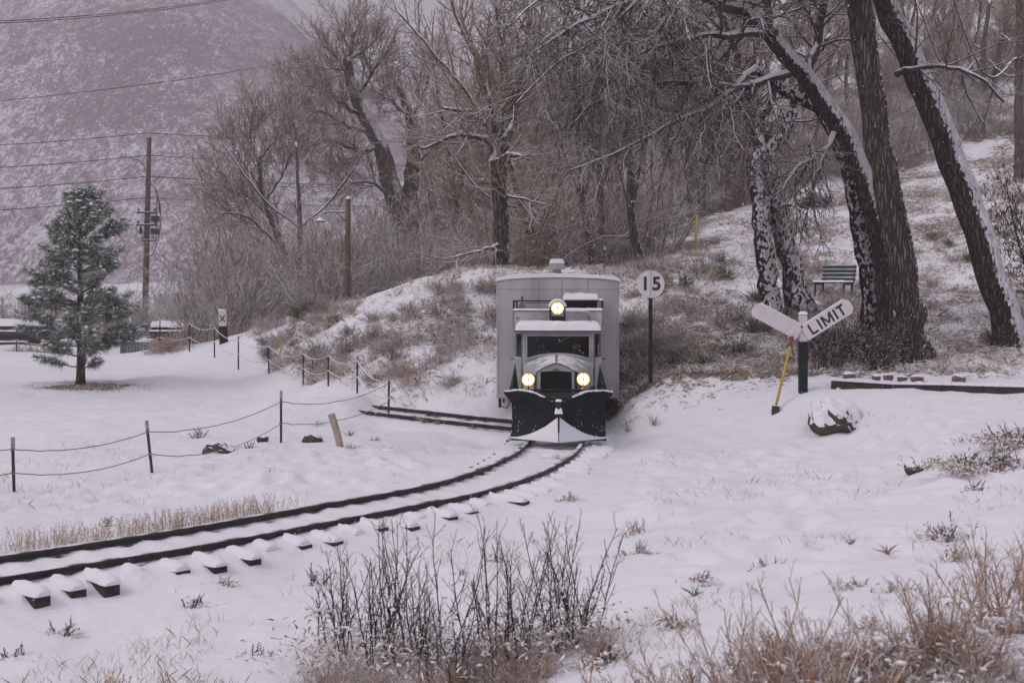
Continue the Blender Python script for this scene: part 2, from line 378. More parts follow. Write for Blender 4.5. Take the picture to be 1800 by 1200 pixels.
def mountain_mat():
    m, n, b = newmat('scrubby_mountain')
    big = noise_node(n, 0.010, 4, 0.55); t1 = noise_node(n, 0.36, 6, 0.8, stretch=(1, 0.35, 0.6)); t2 = noise_node(n, 1.5, 3, 0.75, stretch=(1, 0.35, 0.6))
    a1 = nn(n, 'ShaderNodeMath', operation='MULTIPLY_ADD'); n.links.new(big.outputs[0], a1.inputs[0]); a1.inputs[1].default_value = 0.8; n.links.new(t1.outputs[0], a1.inputs[2])
    a2 = nn(n, 'ShaderNodeMath', operation='MULTIPLY_ADD'); n.links.new(t2.outputs[0], a2.inputs[0]); a2.inputs[1].default_value = 0.8; n.links.new(a1.outputs[0], a2.inputs[2])
    at = nn(n, 'ShaderNodeAttribute', attribute_name='snowy')
    a3 = nn(n, 'ShaderNodeMath', operation='ADD'); n.links.new(a2.outputs[0], a3.inputs[0]); n.links.new(at.outputs['Fac'], a3.inputs[1])
    f = ramp(n, a3.outputs[0], 1.25, 1.54)
    scrub = mixc(n, ramp(n, t2.outputs[0], 0.35, 0.65), (0.21, 0.145, 0.178), (0.27, 0.20, 0.235))
    n.links.new(mixc(n, f, scrub, SNOW), b.inputs['Base Color'])
    b.inputs['Roughness'].default_value = 0.95; b.inputs['Specular IOR Level'].default_value = 0.1
    return m
M['mountain'] = mountain_mat()
# ---------------------------------------------------------------- terrain
def Zat(u, v, d): p = W(u, v, d); return (p[0], p[1], p[2])
CP = []
for x in (-12, -8, -5.5): CP += [(x, y, -0.18) for y in (20, 24, 28, 33)]
CP += [(-9, 11, -0.2), (-14, 16, -0.15), (-14, 28, -0.1), (-16, 38, -0.05), (-10, 40, 0.0), (-12.4, 39, -0.02)]
CP += [Zat(0, 622, 50), Zat(200, 625, 49), Zat(300, 632, 47), Zat(420, 645, 43), Zat(470, 656, 41.5), (-19, 52, 0.0), (-14, 56, -0.5), (-22, 60, -0.4), (-10, 60, -0.3), (-16, 75, -0.2)]
CP += [(-5, 14, -0.17), (-3.3, 17, -0.16), (-1.5, 20, -0.16), (-0.2, 22, -0.15), (0.7, 24.2, -0.14), (0.9, 27, -0.14), (1, 31, -0.14), (1, 36, -0.1), (-3, 24, -0.16), (-2, 27.5, -0.16), (-2.5, 30.7, -0.15), (-1.2, 29.5, -0.15)]
# the bank behind the siding
CP += [Zat(480, 652, 42), Zat(560, 672, 38), Zat(630, 692, 34.5), Zat(700, 712, 31.9), Zat(800, 720, 31), Zat(870, 722, 30.6)]
CP += [Zat(490, 566, 48), Zat(560, 548, 46), Zat(640, 527, 43.5), Zat(700, 511, 42), Zat(780, 498, 40.5), Zat(870, 491, 40), Zat(980, 485, 41)]
CP += [Zat(560, 605, 41.5), Zat(640, 610, 38.5), Zat(700, 612, 36.3), Zat(800, 612, 35), Zat(870, 610, 34.5), Zat(870, 665, 32), Zat(760, 665, 33)]
CP += [(-9, 52, 0.9), (-5, 50, 1.7), (-2, 48, 2.3), (0, 48, 2.6), (-8, 62, 0.4), (-2, 60, 1.6), (3, 58, 3.4), (-5, 80, 0.5)]
# slope on the right
CP += [Zat(1110, 705, 29), Zat(1143, 660, 28), Zat(1143, 735, 26.6), Zat(1240, 745, 25.8), Zat(1240, 690, 27), Zat(1330, 700, 26.3), Zat(1411, 692, 25.8), Zat(1467, 752, 24.3)]
CP += [Zat(1110, 600, 32), Zat(1110, 530, 37), Zat(1120, 470, 47), Zat(1250, 385, 64), Zat(1240, 450, 49), Zat(1250, 540, 37), Zat(1250, 620, 31), Zat(1350, 345, 70)]
CP += [Zat(1355, 570, 37), Zat(1410, 545, 38), Zat(1460, 520, 40), Zat(1540, 572, 35), Zat(1600, 636, 30), Zat(1460, 640, 29.5), Zat(1500, 470, 45), Zat(1500, 380, 58), Zat(1650, 330, 62), Zat(1680, 430, 46), Zat(1680, 520, 38)]
CP += [Zat(1775, 596, 32), Zat(1800, 480, 42), Zat(1800, 240, 72), Zat(1700, 260, 72), Zat(1560, 320, 68), Zat(1500, 668, 26.8), Zat(1650, 672, 26.6), Zat(1800, 676, 26.4), Zat(1750, 640, 28.5)]
CP += [Zat(1520, 700, 25), Zat(1650, 710, 24.6), Zat(1800, 700, 24.6), Zat(1300, 770, 24.6), Zat(1500, 780, 23.3), Zat(1650, 790, 22), Zat(1300, 850, 20), Zat(1500, 850, 19.5), Zat(1150, 800, 23.4), Zat(1100, 880, 18.6)]
CP += [Zat(1700, 840, 17.5), Zat(1760, 775, 19.0), Zat(1790, 750, 20.5), Zat(1800, 860, 16), Zat(1650, 950, 13.8), Zat(1450, 960, 14.4), Zat(1250, 950, 15.3), Zat(1100, 1000, 13.7), Zat(1800, 1000, 11.8), Zat(1600, 1090, 10.4), Zat(1350, 1120, 10.7), Zat(1150, 1150, 10.8)]
CP += [Zat(1700, 1195, 8.0), Zat(1400, 1195, 8.8), Zat(1050, 1195, 10.2), (0, 11.2, -0.25), (-1.6, 12.5, -0.28), (-3, 11.5, -0.45), (-4.5, 11, -0.5), (-2.6, 13.6, -0.28), (-4.2, 12.9, -0.3), (-0.5, 15.5, -0.22), (0.6, 18, -0.18), (-6.5, 9.5, -0.5)]
CP += [(-4, 6, -0.6), (0, 6, -0.3), (4, 6, 0.4), (8, 8, 0.9), (0, -5, -0.3), (14, 0, 1.2), (-14, 0, -0.6), (14, 12, 1.6), (16, 24, 1.6), (22, 36, 3.4), (24, 50, 6), (32, 70, 11), (20, 90, 15), (40, 100, 20), (6, 90, 10), (12, 120, 22), (-6, 110, 1), (-30, 110, 0), (-60, 120, 0), (-60, 60, 0), (-40, 20, 0), (50, 50, 9), (60, 120, 27), (50, 10, 3), (-30, 45, 0), (-30, -10, -0.4)]
CP += [(-3.9, 31.9, 0.13), (-3.9, 31.2, 0.12), (-4.8, 32.0, 0.12)]
CP = np.array(CP)
def _phi(r): return r
_n = len(CP)
_D = np.linalg.norm(CP[:, None, :2] - CP[None, :, :2], axis=2)
_A = np.zeros((_n + 3, _n + 3)); _A[:_n, :_n] = (_D ** 2) * np.log(_D + 1e-9) + np.eye(_n) * 0.4
_A[:_n, _n] = 1; _A[:_n, _n + 1:] = CP[:, :2]; _A[_n, :_n] = 1; _A[_n + 1:, :_n] = CP[:, :2].T
_w = np.linalg.solve(_A, np.concatenate([CP[:, 2], [0, 0, 0]]))
def tps(x, y):
    x = np.clip(np.asarray(x, float), -62, 62); y = np.clip(np.asarray(y, float), -10, 122)
    sh = x.shape; x = x.ravel(); y = y.ravel(); out = np.empty(len(x))
    for s in range(0, len(x), 20000):
        xs = x[s:s + 20000, None]; ys = y[s:s + 20000, None]
        r2 = (xs - CP[None, :, 0]) ** 2 + (ys - CP[None, :, 1]) ** 2 + 1e-12
        out[s:s + 20000] = (0.5 * r2 * np.log(r2)) @ _w[:_n] + _w[_n] + xs[:, 0] * _w[_n + 1] + ys[:, 0] * _w[_n + 2]
    return out.reshape(sh)

def catmull(P, step=0.25):
    P = np.asarray(P, float); out = []
    Q = np.vstack([2 * P[0] - P[1], P, 2 * P[-1] - P[-2]])
    for i in range(1, len(Q) - 2):
        n = max(2, int(np.linalg.norm(Q[i + 1] - Q[i]) / step))
        t = np.linspace(0, 1, n, endpoint=False)[:, None]
        a, b, c, d = Q[i - 1], Q[i], Q[i + 1], Q[i + 2]
        out.append(0.5 * (2 * b + (c - a) * t + (2 * a - 5 * b + 4 * c - d) * t ** 2 + (3 * b - a - 3 * c + d) * t ** 3))
    out.append(P[-1:]); return np.vstack(out)
MAIN = catmull([(-13.2, 7.2), (-10.9, 9.2), (-8, 11.9), (-5.25, 14.6), (-3.7, 16.15), (-2.21, 17.95), (-0.97, 19.5), (-0.2, 21.0), (0.33, 22.6), (0.66, 24.1), (0.88, 26), (1.0, 28.5), (1.08, 32), (1.12, 36.5)])
SIDE = catmull([(-4.3, 32.2), (-3.6, 31.57), (-2.85, 30.9), (-1.4, 29.4), (0.0, 28.1), (1.3, 27.1)])
def poly_dist(x, y, PL):
    best = np.full(x.shape, 1e9); side = np.zeros(x.shape); sarr = np.zeros(x.shape)
    seg = np.linalg.norm(np.diff(PL, axis=0), axis=1); cum = np.concatenate([[0], np.cumsum(seg)])
    for i in range(len(PL) - 1):
        a = PL[i]; b = PL[i + 1]; t = (b - a) / seg[i]
        rx = x - a[0]; ry = y - a[1]
        s = np.clip(rx * t[0] + ry * t[1], 0, seg[i])
        dx = rx - s * t[0]; dy = ry - s * t[1]; d = np.hypot(dx, dy)
        m = d < best
        best = np.where(m, d, best); side = np.where(m, t[0] * ry - t[1] * rx, side); sarr = np.where(m, cum[i] + s, sarr)
    return best, side, sarr
TS = 0.42
def edge_top(x): return np.interp(x, [6.29, 7.43, 8.28, 9.04, 9.88, 10.9], [0.970, 0.917, 0.922, 0.908, 0.895, 0.877])
def gz(x, y, fine=True):
    x = np.atleast_1d(np.asarray(x, float)); y = np.atleast_1d(np.asarray(y, float))
    z = tps(x, y)
    far = sstep(y, 60, 90)
    b = bareness(x, y)
    z = z + fbm(x, y, 4.0, 3) * (0.12 + 0.5 * far)
    if fine:
        z = z + 0.05 * np.minimum(0, fbm(x, y, 0.45, 2, 8.1) + 0.15) * sstep(fbm(x, y, 3.5, 2, 1.7), -0.1, 0.35) * (y < 30)
        z = z + fbm(x, y, 0.9, 4) * (0.075 + 0.14 * b) + fbm(x, y, 0.28, 2, 3.3) * (0.020 + 0.07 * b)
    # terrace held by the timber edging
    ye = 26.9 - 0.12 * np.clip(x - 6.2, 0, 6) ; w = sstep(x, 5.7, 6.3) * (x < 13) * (1 - sstep(np.abs(y - ye), 0.1, 1.5)); zed = edge_top(x) - np.where(y < ye - 0.02, 0.19, 0.02)
    z = z * (1 - w) + (zed + fbm(x, y, 0.5, 3) * 0.02) * w
    dm, sm, s = poly_dist(x, y, MAIN[::2])
    flat = (1 - sstep(dm, 0.75, 1.5)) * (1 - sstep(y, 36.3, 38))
    near = (sm < 0)
    tie = 0.5 + 0.5 * np.cos(2 * math.pi * s / TS)
    zt = -0.108 + 0.03 * tie * (dm < 0.95) + fbm(x, y, 0.3, 3) * 0.026
    drop = sstep(dm, 0.72, 1.0) * near * (1 - sstep(x, -3.6, -2.2))
    zt = zt - drop * (0.036 + 0.03 * fbm(x, y, 0.7, 2, 4.0) - 0.06 * tie * (1 - sstep(dm, 0.9, 1.15)))
    z = z * (1 - flat) + zt * flat
    ds, ss, s2 = poly_dist(x, y, SIDE[::2])
    flat2 = (1 - sstep(ds, 0.7, 1.4)) * (1 - sstep(dm, 0.5, 1.2) * 0) * (x < 1.6) * sstep(x, -3.7, -2.9)
    z = np.where(dm < 0.8, z, z * (1 - flat2) + (-0.115 + fbm(x, y, 0.4, 2) * 0.02) * flat2)
    return z
def bareness(x, y):
    """0..1 where brush and litter break the snow: the bank and the slope"""
    x = np.asarray(x, float); y = np.asarray(y, float)
    u = 900 + x * F / np.maximum(y, 1)
    bank = sstep(y - (30.9 + np.maximum(0, (-2.5 - x)) * 2.0), 0.2, 1.6) * sstep(x, -8.6, -7.2) * (x < 2.5)
    bank = bank * (1 - sstep(y, 41.5, 44) * sstep(x, -6.5, -4)) * (1 - sstep(y, 46, 49))
    slope = sstep(y - (27.2 - 0.11 * (x - 2.5)), 0, 1.5) * sstep(x, 1.6, 2.4)
    b = np.maximum(bank, slope)
    return np.clip(b * (0.72 + 0.7 * fbm(x, y, 2.2, 3, 7.7)), 0, 1)

def axis_samples(segs):
    out = []
    for a, b, s in segs: out.append(np.arange(a, b, s))
    return np.concatenate(out + [[segs[-1][1]]])
gx = axis_samples([(-1500, -400, 275), (-400, -80, 20), (-80, -30, 2.0), (-30, -13, 0.5), (-13, 13, 0.09), (13, 30, 0.4), (30, 80, 2), (80, 400, 20), (400, 1500, 275)])
gy = axis_samples([(-400, -20, 40), (-20, 4, 1.0), (4, 36, 0.09), (36, 56, 0.2), (56, 90, 0.6), (90, 140, 2.5), (140, 400, 20), (400, 1600, 300)])
GX, GY = np.meshgrid(gx, gy, indexing='ij')
GZ = gz(GX.ravel(), GY.ravel()).reshape(GX.shape)
BR = bareness(GX, GY)
# the bare ring of litter under the pine, and a few scuffed places
pine_xy = W(140, 668, 38.5)[:2]
ring = 1 - sstep(np.hypot((GX - pine_xy[0] - 0.35) / 1.75, (GY - pine_xy[1] + 0.5) / 1.3) + 0.45 * fbm(GX, GY, 0.9, 4), 0.35, 1.25)
BR = BR * 0.46 * (1 + 0.25 * sstep(GY, 42, 55)) + 0.24 * sstep(GX, 1.5, 2.3) * sstep(GY, 25.2, 27.2) * (1 - sstep(GY, 30, 40)) * (1 - sstep(GX, 5.2, 6.4)) + 0.10 * sstep(GX, 1.5, 2.5) * sstep(GY, 24, 26) * (1 - sstep(GY, 30, 40)) + ring * 0.62
# lines of old footprints and scuffs
_fr = np.random.default_rng(12); prints = []
def trail(A, B, n, wob, side=0.14):
    A = np.array(A); B = np.array(B)
    for i in range(n):
        t = i / n; p = A + (B - A) * t; d = (B - A) / np.linalg.norm(B - A); q = np.array([-d[1], d[0]])
        prints.append(p + q * (side * (1 if i % 2 else -1) + wob * math.sin(t * 9)) + _fr.normal(size=2) * 0.05)
trail((-7.4, 17.5), (-1.6, 23.6), 17, 0.3); trail((-7.5, 18.6), (-2.0, 25.0), 16, 0.2); trail((2.2, 22.8), (9, 19.5), 22, 0.4); trail((1.8, 13), (5.0, 21), 20, 0.3)
for _ in range(150): prints.append(np.array([_fr.uniform(1.5, 8), _fr.uniform(13, 24)]))
for _ in range(60): prints.append(np.array([_fr.uniform(-6, -1.5), _fr.uniform(20.5, 25)]))
for px0, py0 in prints:
    if poly_dist(np.array([px0]), np.array([py0]), MAIN[::2])[0][0] < 1.3: continue
    i0, i1 = np.searchsorted(gx, [px0 - .5, px0 + .5]); j0, j1 = np.searchsorted(gy, [py0 - .5, py0 + .5])
    r_ = np.hypot(GX[i0:i1, j0:j1] - px0, (GY[i0:i1, j0:j1] - py0) * 0.8); s_ = _fr.uniform(0.10, 0.17)
    GZ[i0:i1, j0:j1] += -0.06 * np.exp(-(r_ / s_) ** 2) + 0.025 * np.exp(-((r_ - 1.8 * s_) / (0.7 * s_)) ** 2)
g = MB(); g.grid(np.stack([GX, GY, GZ], -1))
# snowy ground, one sheet out to the horizon
ground = g.build('ground', M['ground'], smooth=True)
tag(ground, kind='structure')
at = ground.data.attributes.new('bare', 'FLOAT', 'POINT'); at.data.foreach_set('value', BR.ravel().astype(np.float32))
if ground.data.polygons[0].normal.z < 0: ground.data.flip_normals()

# mountain
mx = np.linspace(-900, 900, 260); my = np.concatenate([[126, 200], np.linspace(270, 800, 150)])
MX, MY = np.meshgrid(mx, my, indexing='ij')
ang = (900 + MX * F / MY)      # bearing as a photo column
top = np.interp(ang, [-400, 0, 300, 500, 560, 620, 700, 760, 900, 1300, 1800, 2400], [0.262, 0.262, 0.262, 0.232, 0.205, 0.190, 0.194, 0.2, 0.205, 0.21, 0.215, 0.215])
t = np.clip((MY - 290) / (700 - 290), 0, 1)
MZ = (top * 700) * t ** 1.05 - 3 + fbm(MX, MY, 160, 4) * 20 * t + fbm(MX, MY, 40, 3) * 6 * t
spur = np.exp(-((ang - 180) / 330.0) ** 2) * np.exp(-((MY - 480) / 150.0) ** 2) * 24
MZ = MZ + spur
g = MB(); g.grid(np.stack([MX, MY, MZ], -1))
mountain = g.build('mountain', M['mountain'], smooth=True); tag(mountain, kind='structure')
if mountain.data.polygons[0].normal.z < 0: mountain.data.flip_normals()
at = mountain.data.attributes.new('snowy', 'FLOAT', 'POINT')
at.data.foreach_set('value', (0.02 + 0.30 * sstep(ang, 430, 640) * sstep(t, 0.45, 0.9)).ravel().astype(np.float32))

# ---------------------------------------------------------------- railway
def offset_line(PL, d):
    T = np.gradient(PL, axis=0); T /= np.linalg.norm(T, axis=1, keepdims=True)
    return PL + d * np.stack([T[:, 1], -T[:, 0]], 1), T
RAILP = [(-0.062, -0.118), (0.062, -0.118), (0.062, -0.108), (0.014, -0.092), (0.010, -0.045), (0.034, -0.034), (0.036, -0.004), (0.028, 0.0), (-0.028, 0.0), (-0.036, -0.004), (-0.034, -0.034), (-0.010, -0.045), (-0.014, -0.092), (-0.062, -0.108)]
def rail(PL, off, zo, parent):
    L, T = offset_line(PL, off); N = np.stack([T[:, 1], -T[:, 0]], 1)
    n, k = len(L), len(RAILP); V = np.zeros((n, k, 3))
    for j, (a, z) in enumerate(RAILP):
        V[:, j, :2] = L + N * a; V[:, j, 2] = z + zo
    i = np.arange(n - 1)[:, None] * k; j = np.arange(k)[None]; j2 = (j + 1) % k
    m = MB(); m.addq(V.reshape(-1, 3), np.stack([i + j, i + j2, i + k + j2, i + k + j], -1).reshape(-1, 4))
    return m.build('rail', M['rail'], parent)
def railway(PL, label, zo=0.0, s0=0.0, s1=99, ties=True):
    t = empty('railway_track', (0, 0, 0), 0, label, 'railway track')
    for s in (-0.5, 0.5): rail(PL, s, zo, t)
    if not ties: return t
    seg = np.linalg.norm(np.diff(PL, axis=0), axis=1); cum = np.concatenate([[0], np.cumsum(seg)])
    k = 0; s = math.ceil(s0 / TS) * TS
    while s < min(cum[-1], s1) and k < 96:
        i = np.searchsorted(cum, s) - 1; i = max(0, i)
        f = (s - cum[i]) / seg[i]; p = PL[i] * (1 - f) + PL[i + 1] * f; d = (PL[i + 1] - PL[i]) / seg[i]
        a = math.atan2(d[1], d[0]) - math.pi / 2 + random.uniform(-0.05, 0.05)
        R = np.array(Matrix.Rotation(a, 3, 'Z')); ext = random.uniform(0.86, 1.22)
        o = (p[0], p[1], 0)
        zj = random.uniform(-0.03, 0.004); o = (o[0], o[1], zj)
        m = MB(); m.box(-1.0, ext, -0.088, 0.088, -0.30, -0.105, R, o)
        tie = m.build('sleeper', M['tie'], t, bevel=0.014)
        # snow lying along the sleeper, outside the near rail
        xs = np.linspace(0.60, ext + random.uniform(-0.05, 0.03), 9); an = np.linspace(0, math.pi, 8)
        G = []
        for q, x in enumerate(xs):
            w = 0.112 * math.sin(min(1, (q + 0.35) / 1.2) * math.pi / 2) * (1.0 if q < 8 else 0.82) * random.uniform(0.92, 1.05)
            h = random.uniform(0.07, 0.10) * (1 if q < 8 else 0.55)
            G.append([(x + (0.012 if q == 8 else 0), -math.cos(b) * w, -0.112 + math.sin(b) * h) for b in an])
        G = np.array(G) @ R.T + np.array(o)
        sm = MB(); sm.grid(G)
        e = len(xs) - 1; sm.add(G[e], [tuple(range(8))])
        sm.build('snow_cap', M['snow'], tie, smooth=True)
        s += TS; k += 1
    return t
railway(MAIN, 'curved narrow gauge track sweeping from the lower left to the railcar', s0=5.0, s1=37)
railway(SIDE, 'snowy side track meeting the railcar from the left, below the bank', zo=-0.005, ties=False)
def gz1(x, y): return float(gz(np.array([x]), np.array([y]), False)[0])
def base(u, v, d, sink=0.03):
    """foot of a thing standing on the terrain at bearing u and distance d"""
    x = (u - 900) * d / F; return np.array([x, d, gz1(x, d) - sink])
# ---------------------------------------------------------------- trees and brush
def unit(v): return v / (np.linalg.norm(v) + 1e-12)
def rot_about(v, ax, a):
    c, s = math.cos(a), math.sin(a); return v * c + np.cross(ax, v) * s + ax * np.dot(ax, v) * (1 - c)
def wander(p, d, L, n, wob, trop, rng, drift=None):
    pts = [p]; d = unit(d)
    for i in range(n):
        d = unit(d + rng.normal(size=3) * wob + np.array([0, 0, trop]) + (0 if drift is None else drift))
        p = p + d * L / n; pts.append(p)
    return np.array(pts)
def kids(buf, pts, rad, lvl, prm, rng):
    """branches along one limb; prm: per-level dicts"""
    if lvl >= len(prm): return
    q = prm[lvl]; n = len(pts) - 1
    seglen = np.linalg.norm(np.diff(pts, axis=0), axis=1); Ltot = seglen.sum()
    cnt = q['n'] if 'n' in q else 0
    cnt = max(1, int(round(cnt + Ltot * q.get('per_m', 0) + rng.uniform(-0.5, 0.5))))
    az = rng.uniform(0, 6.28)
    for k in range(cnt):
        t = q.get('start', 0.25) + (1 - q.get('start', 0.25)) * (k + rng.uniform(0.1, 0.9)) / cnt
        f = t * n; i = min(n - 1, int(f)); p = pts[i] + (pts[i + 1] - pts[i]) * (f - i)
        d = unit(pts[i + 1] - pts[i]); r0 = rad[i] + (rad[i + 1] - rad[i]) * (f - i)
        az += 2.4 + rng.uniform(-0.5, 0.5)
        a = np.array([0, 0, 1.0]) if abs(d[2]) < 0.9 else np.array([1.0, 0, 0])
        s = unit(np.cross(d, a)); s = rot_about(s, d, az)
        ang = math.radians(q.get('angle', 40) + rng.uniform(-10, 10))
        dd = d * math.cos(ang) + s * math.sin(ang)
        if 'flatten' in q: dd[2] *= q['flatten']
        L = (q['len'] if 'len' in q else Ltot * q.get('ratio', 0.55)) * (1 - q.get('taperlen', 0.45) * t) * rng.uniform(0.7, 1.2)
        r = min(r0 * 0.75, max(q.get('rmin', 0.004), r0 * q.get('rr', 0.6)))
        m = q.get('seg', 5)
        P = wander(p, dd, L, m, q.get('wob', 0.12), q.get('trop', 0.05), rng, q.get('drift'))
        R = np.linspace(r, max(r * 0.35, q.get('rend', 0.003)), m + 1)
        buf[min(lvl, len(buf) - 1)].tube(P, R, q.get('k', 4), caps=False)
        kids(buf, P, R, lvl + 1, prm, rng)

def smooth_line(P, n, wob=0, rng=None):
    """P: rows (x,y,z,r) -> n rows by catmull interpolation"""
    P = np.asarray(P, float); Q = np.vstack([2 * P[0] - P[1], P, 2 * P[-1] - P[-2]]); out = []
    ts = np.linspace(0, len(P) - 1 - 1e-6, n)
    for t in ts:
        i = int(t); f = t - i; a, b, c, d = Q[i:i + 4]
        out.append(0.5 * (2 * b + (c - a) * f + (2 * a - 5 * b + 4 * c - d) * f ** 2 + (3 * b - a - 3 * c + d) * f ** 3))
    out = np.array(out)
    if wob: out[1:-1, :3] += rng.normal(size=(n - 2, 3)) * wob * out[1:-1, 3:4]
    out[:, 3] = np.maximum(out[:, 3], 0.003)
    return out
def px_line(rows, n, wob=0, rng=None):
    """rows: (u, v, d, width in photo pixels)"""
    P = [list(W(u, v, d)) + [0.5 * w * d / F] for u, v, d, w in rows]
    return smooth_line(P, n, wob, rng)
def flare(L, s=1.3, m=0.5):
    h = L[:, 2] - L[0, 2]; L[:, 3] *= 1 + (s - 1) * np.exp(-h / m * 1.6); return L

def hand_tree(name, label, group, trunks, limbs, prm, bark, twig, seed, k=18, trunk_kids=None, thin=1.0):
    """trunks, limbs: lists of (rows in photo pixels and metres, points)"""
    rng = np.random.default_rng(seed)
    first = px_line(trunks[0], 4)
    o = first[0, :3].copy()
    root = empty(name, tuple(o), 0, label, 'tree', group)
    tb = MB(); cb = MB(); lb = MB()
    for i, rows in enumerate(trunks):
        L = px_line(rows, 26, 0.10, rng)
        if i == 0 or len(rows) and rows[0][1] > 450: L = flare(L)
        if isinstance(bark, list):
            tb = MB(); tb.tube(L[:, :3] - o, L[:, 3], k, caps=True, rough=0.035, rng=rng); tb.build('trunk', bark[i], root, smooth=True); tb = MB()
        else: tb.tube(L[:, :3] - o, L[:, 3], k, caps=True, rough=0.035, rng=rng)
        if trunk_kids: kids([cb], L[:, :3] - o, L[:, 3], 0, trunk_kids, rng)
    for rows in limbs:
        L = px_line([(a_, b_, c_, w_ * thin) for a_, b_, c_, w_ in rows], 16, 0.45 if thin < 1 else 0.35, rng)
        lb.tube(L[:, :3] - o, L[:, 3], 9, caps=True, rough=0.04, rng=rng)
        kids([cb], L[:, :3] - o, L[:, 3], 0, prm, rng)
    if tb.V: tb.build('trunk', bark, root, smooth=True)
    if lb.V: lb.build('limbs', M['bark_limb'], root, smooth=True)
    if cb.V: cb.build('crown', twig, root, smooth=True)
    return root

# ---- big trees on the right
DROOP = [dict(n=2, per_m=5.2, len=2.5, angle=52, trop=-0.05, wob=0.13, seg=8, rr=0.42, rmin=0.014, start=0.12, k=5, taperlen=0.4, rend=0.006),
         dict(n=2, per_m=4.4, ratio=0.48, angle=42, trop=-0.04, wob=0.14, seg=6, rr=0.6, rmin=0.008, k=4, start=0.12, rend=0.0045),
         dict(n=1, per_m=5.0, ratio=0.5, angle=40, trop=-0.01, wob=0.15, seg=4, rr=0.7, rmin=0.0065, k=3, start=0.15, rend=0.005)]
UPR = [dict(n=1, per_m=2.8, len=2.2, angle=48, trop=0.05, wob=0.14, seg=7, rr=0.4, rmin=0.012, start=0.2, k=5, taperlen=0.4, rend=0.006),
       dict(n=1, per_m=3.0, ratio=0.5, angle=42, trop=0.02, wob=0.16, seg=5, rr=0.6, rmin=0.007, k=4, start=0.15, rend=0.0045),
       dict(n=1, per_m=4.0, ratio=0.5, angle=40, trop=0.0, wob=0.15, seg=4, rr=0.7, rmin=0.0065, k=3, start=0.15, rend=0.005)]
SPROUT = [dict(n=2, per_m=0.55, len=1.5, angle=70, trop=-0.02, wob=0.22, seg=7, rr=0.07, rmin=0.012, start=0.35, k=4, taperlen=0.2),
          dict(n=2, per_m=2.2, ratio=0.5, angle=45, trop=-0.02, wob=0.2, seg=5, rr=0.6, rmin=0.006, k=3)]
b = base(1603, 0, 30.0, 0.1)
vb = HZ + (CZ - b[2]) * F / b[1]
hand_tree('cottonwood_tree', 'thick bare trunk with deeply furrowed brown bark standing behind the timber edging', 'big bare trees on the right',
          [[(1605, vb, 30, 60), (1597, 560, 30, 53), (1584, 470, 30, 49), (1563, 340, 30, 46), (1541, 210, 30, 44), (1521, 80, 30, 42), (1508, -60, 30, 43), (1496, -200, 30, 40)]],
          [[(1500, -120, 30, 24), (1450, -190, 29, 20), (1350, -230, 28, 14), (1240, -190, 27.5, 9)], [(1512, -40, 30, 22), (1600, -120, 30, 18), (1700, -160, 29, 12), (1780, -150, 28, 8)]],
          DROOP, M['bark_plain'], M['twig_near'], 3, k=26, trunk_kids=[dict(n=5, len=0.9, angle=70, trop=-0.03, wob=0.3, seg=7, rr=0.03, rmin=0.009, start=0.3, k=4), dict(n=3, ratio=0.5, angle=45, wob=0.2, seg=4, rmin=0.005, k=3)])
b = base(1778, 0, 31.5, 0.1); vb = HZ + (CZ - b[2]) * F / b[1]
hand_tree('cottonwood_tree', 'rightmost big trunk, leaning left with a stripe of snow along its upper side', 'big bare trees on the right',
          [[(1782, vb, 31.5, 62), (1768, 560, 31.5, 52), (1742, 470, 31.5, 51), (1700, 350, 31.5, 50), (1655, 225, 31.5, 48), (1608, 110, 31.5, 45), (1560, 10, 31.5, 42), (1520, -90, 31.5, 38), (1470, -200, 31.5, 30)]],
          [[(1575, 133, 31.3, 12), (1600, 122, 31, 11), (1660, 118, 30.5, 9), (1720, 135, 30, 7), (1765, 180, 30, 4)],
           [(1560, 10, 31.5, 16), (1600, -30, 31, 14), (1680, -50, 30.5, 10), (1790, -30, 30, 7)],
           [(1530, -70, 31.5, 22), (1460, -120, 30, 18), (1380, -110, 29, 13), (1290, -60, 28, 8)]],
          UPR, M['bark'], M['twig_near'], 5, k=26, trunk_kids=SPROUT[:1])
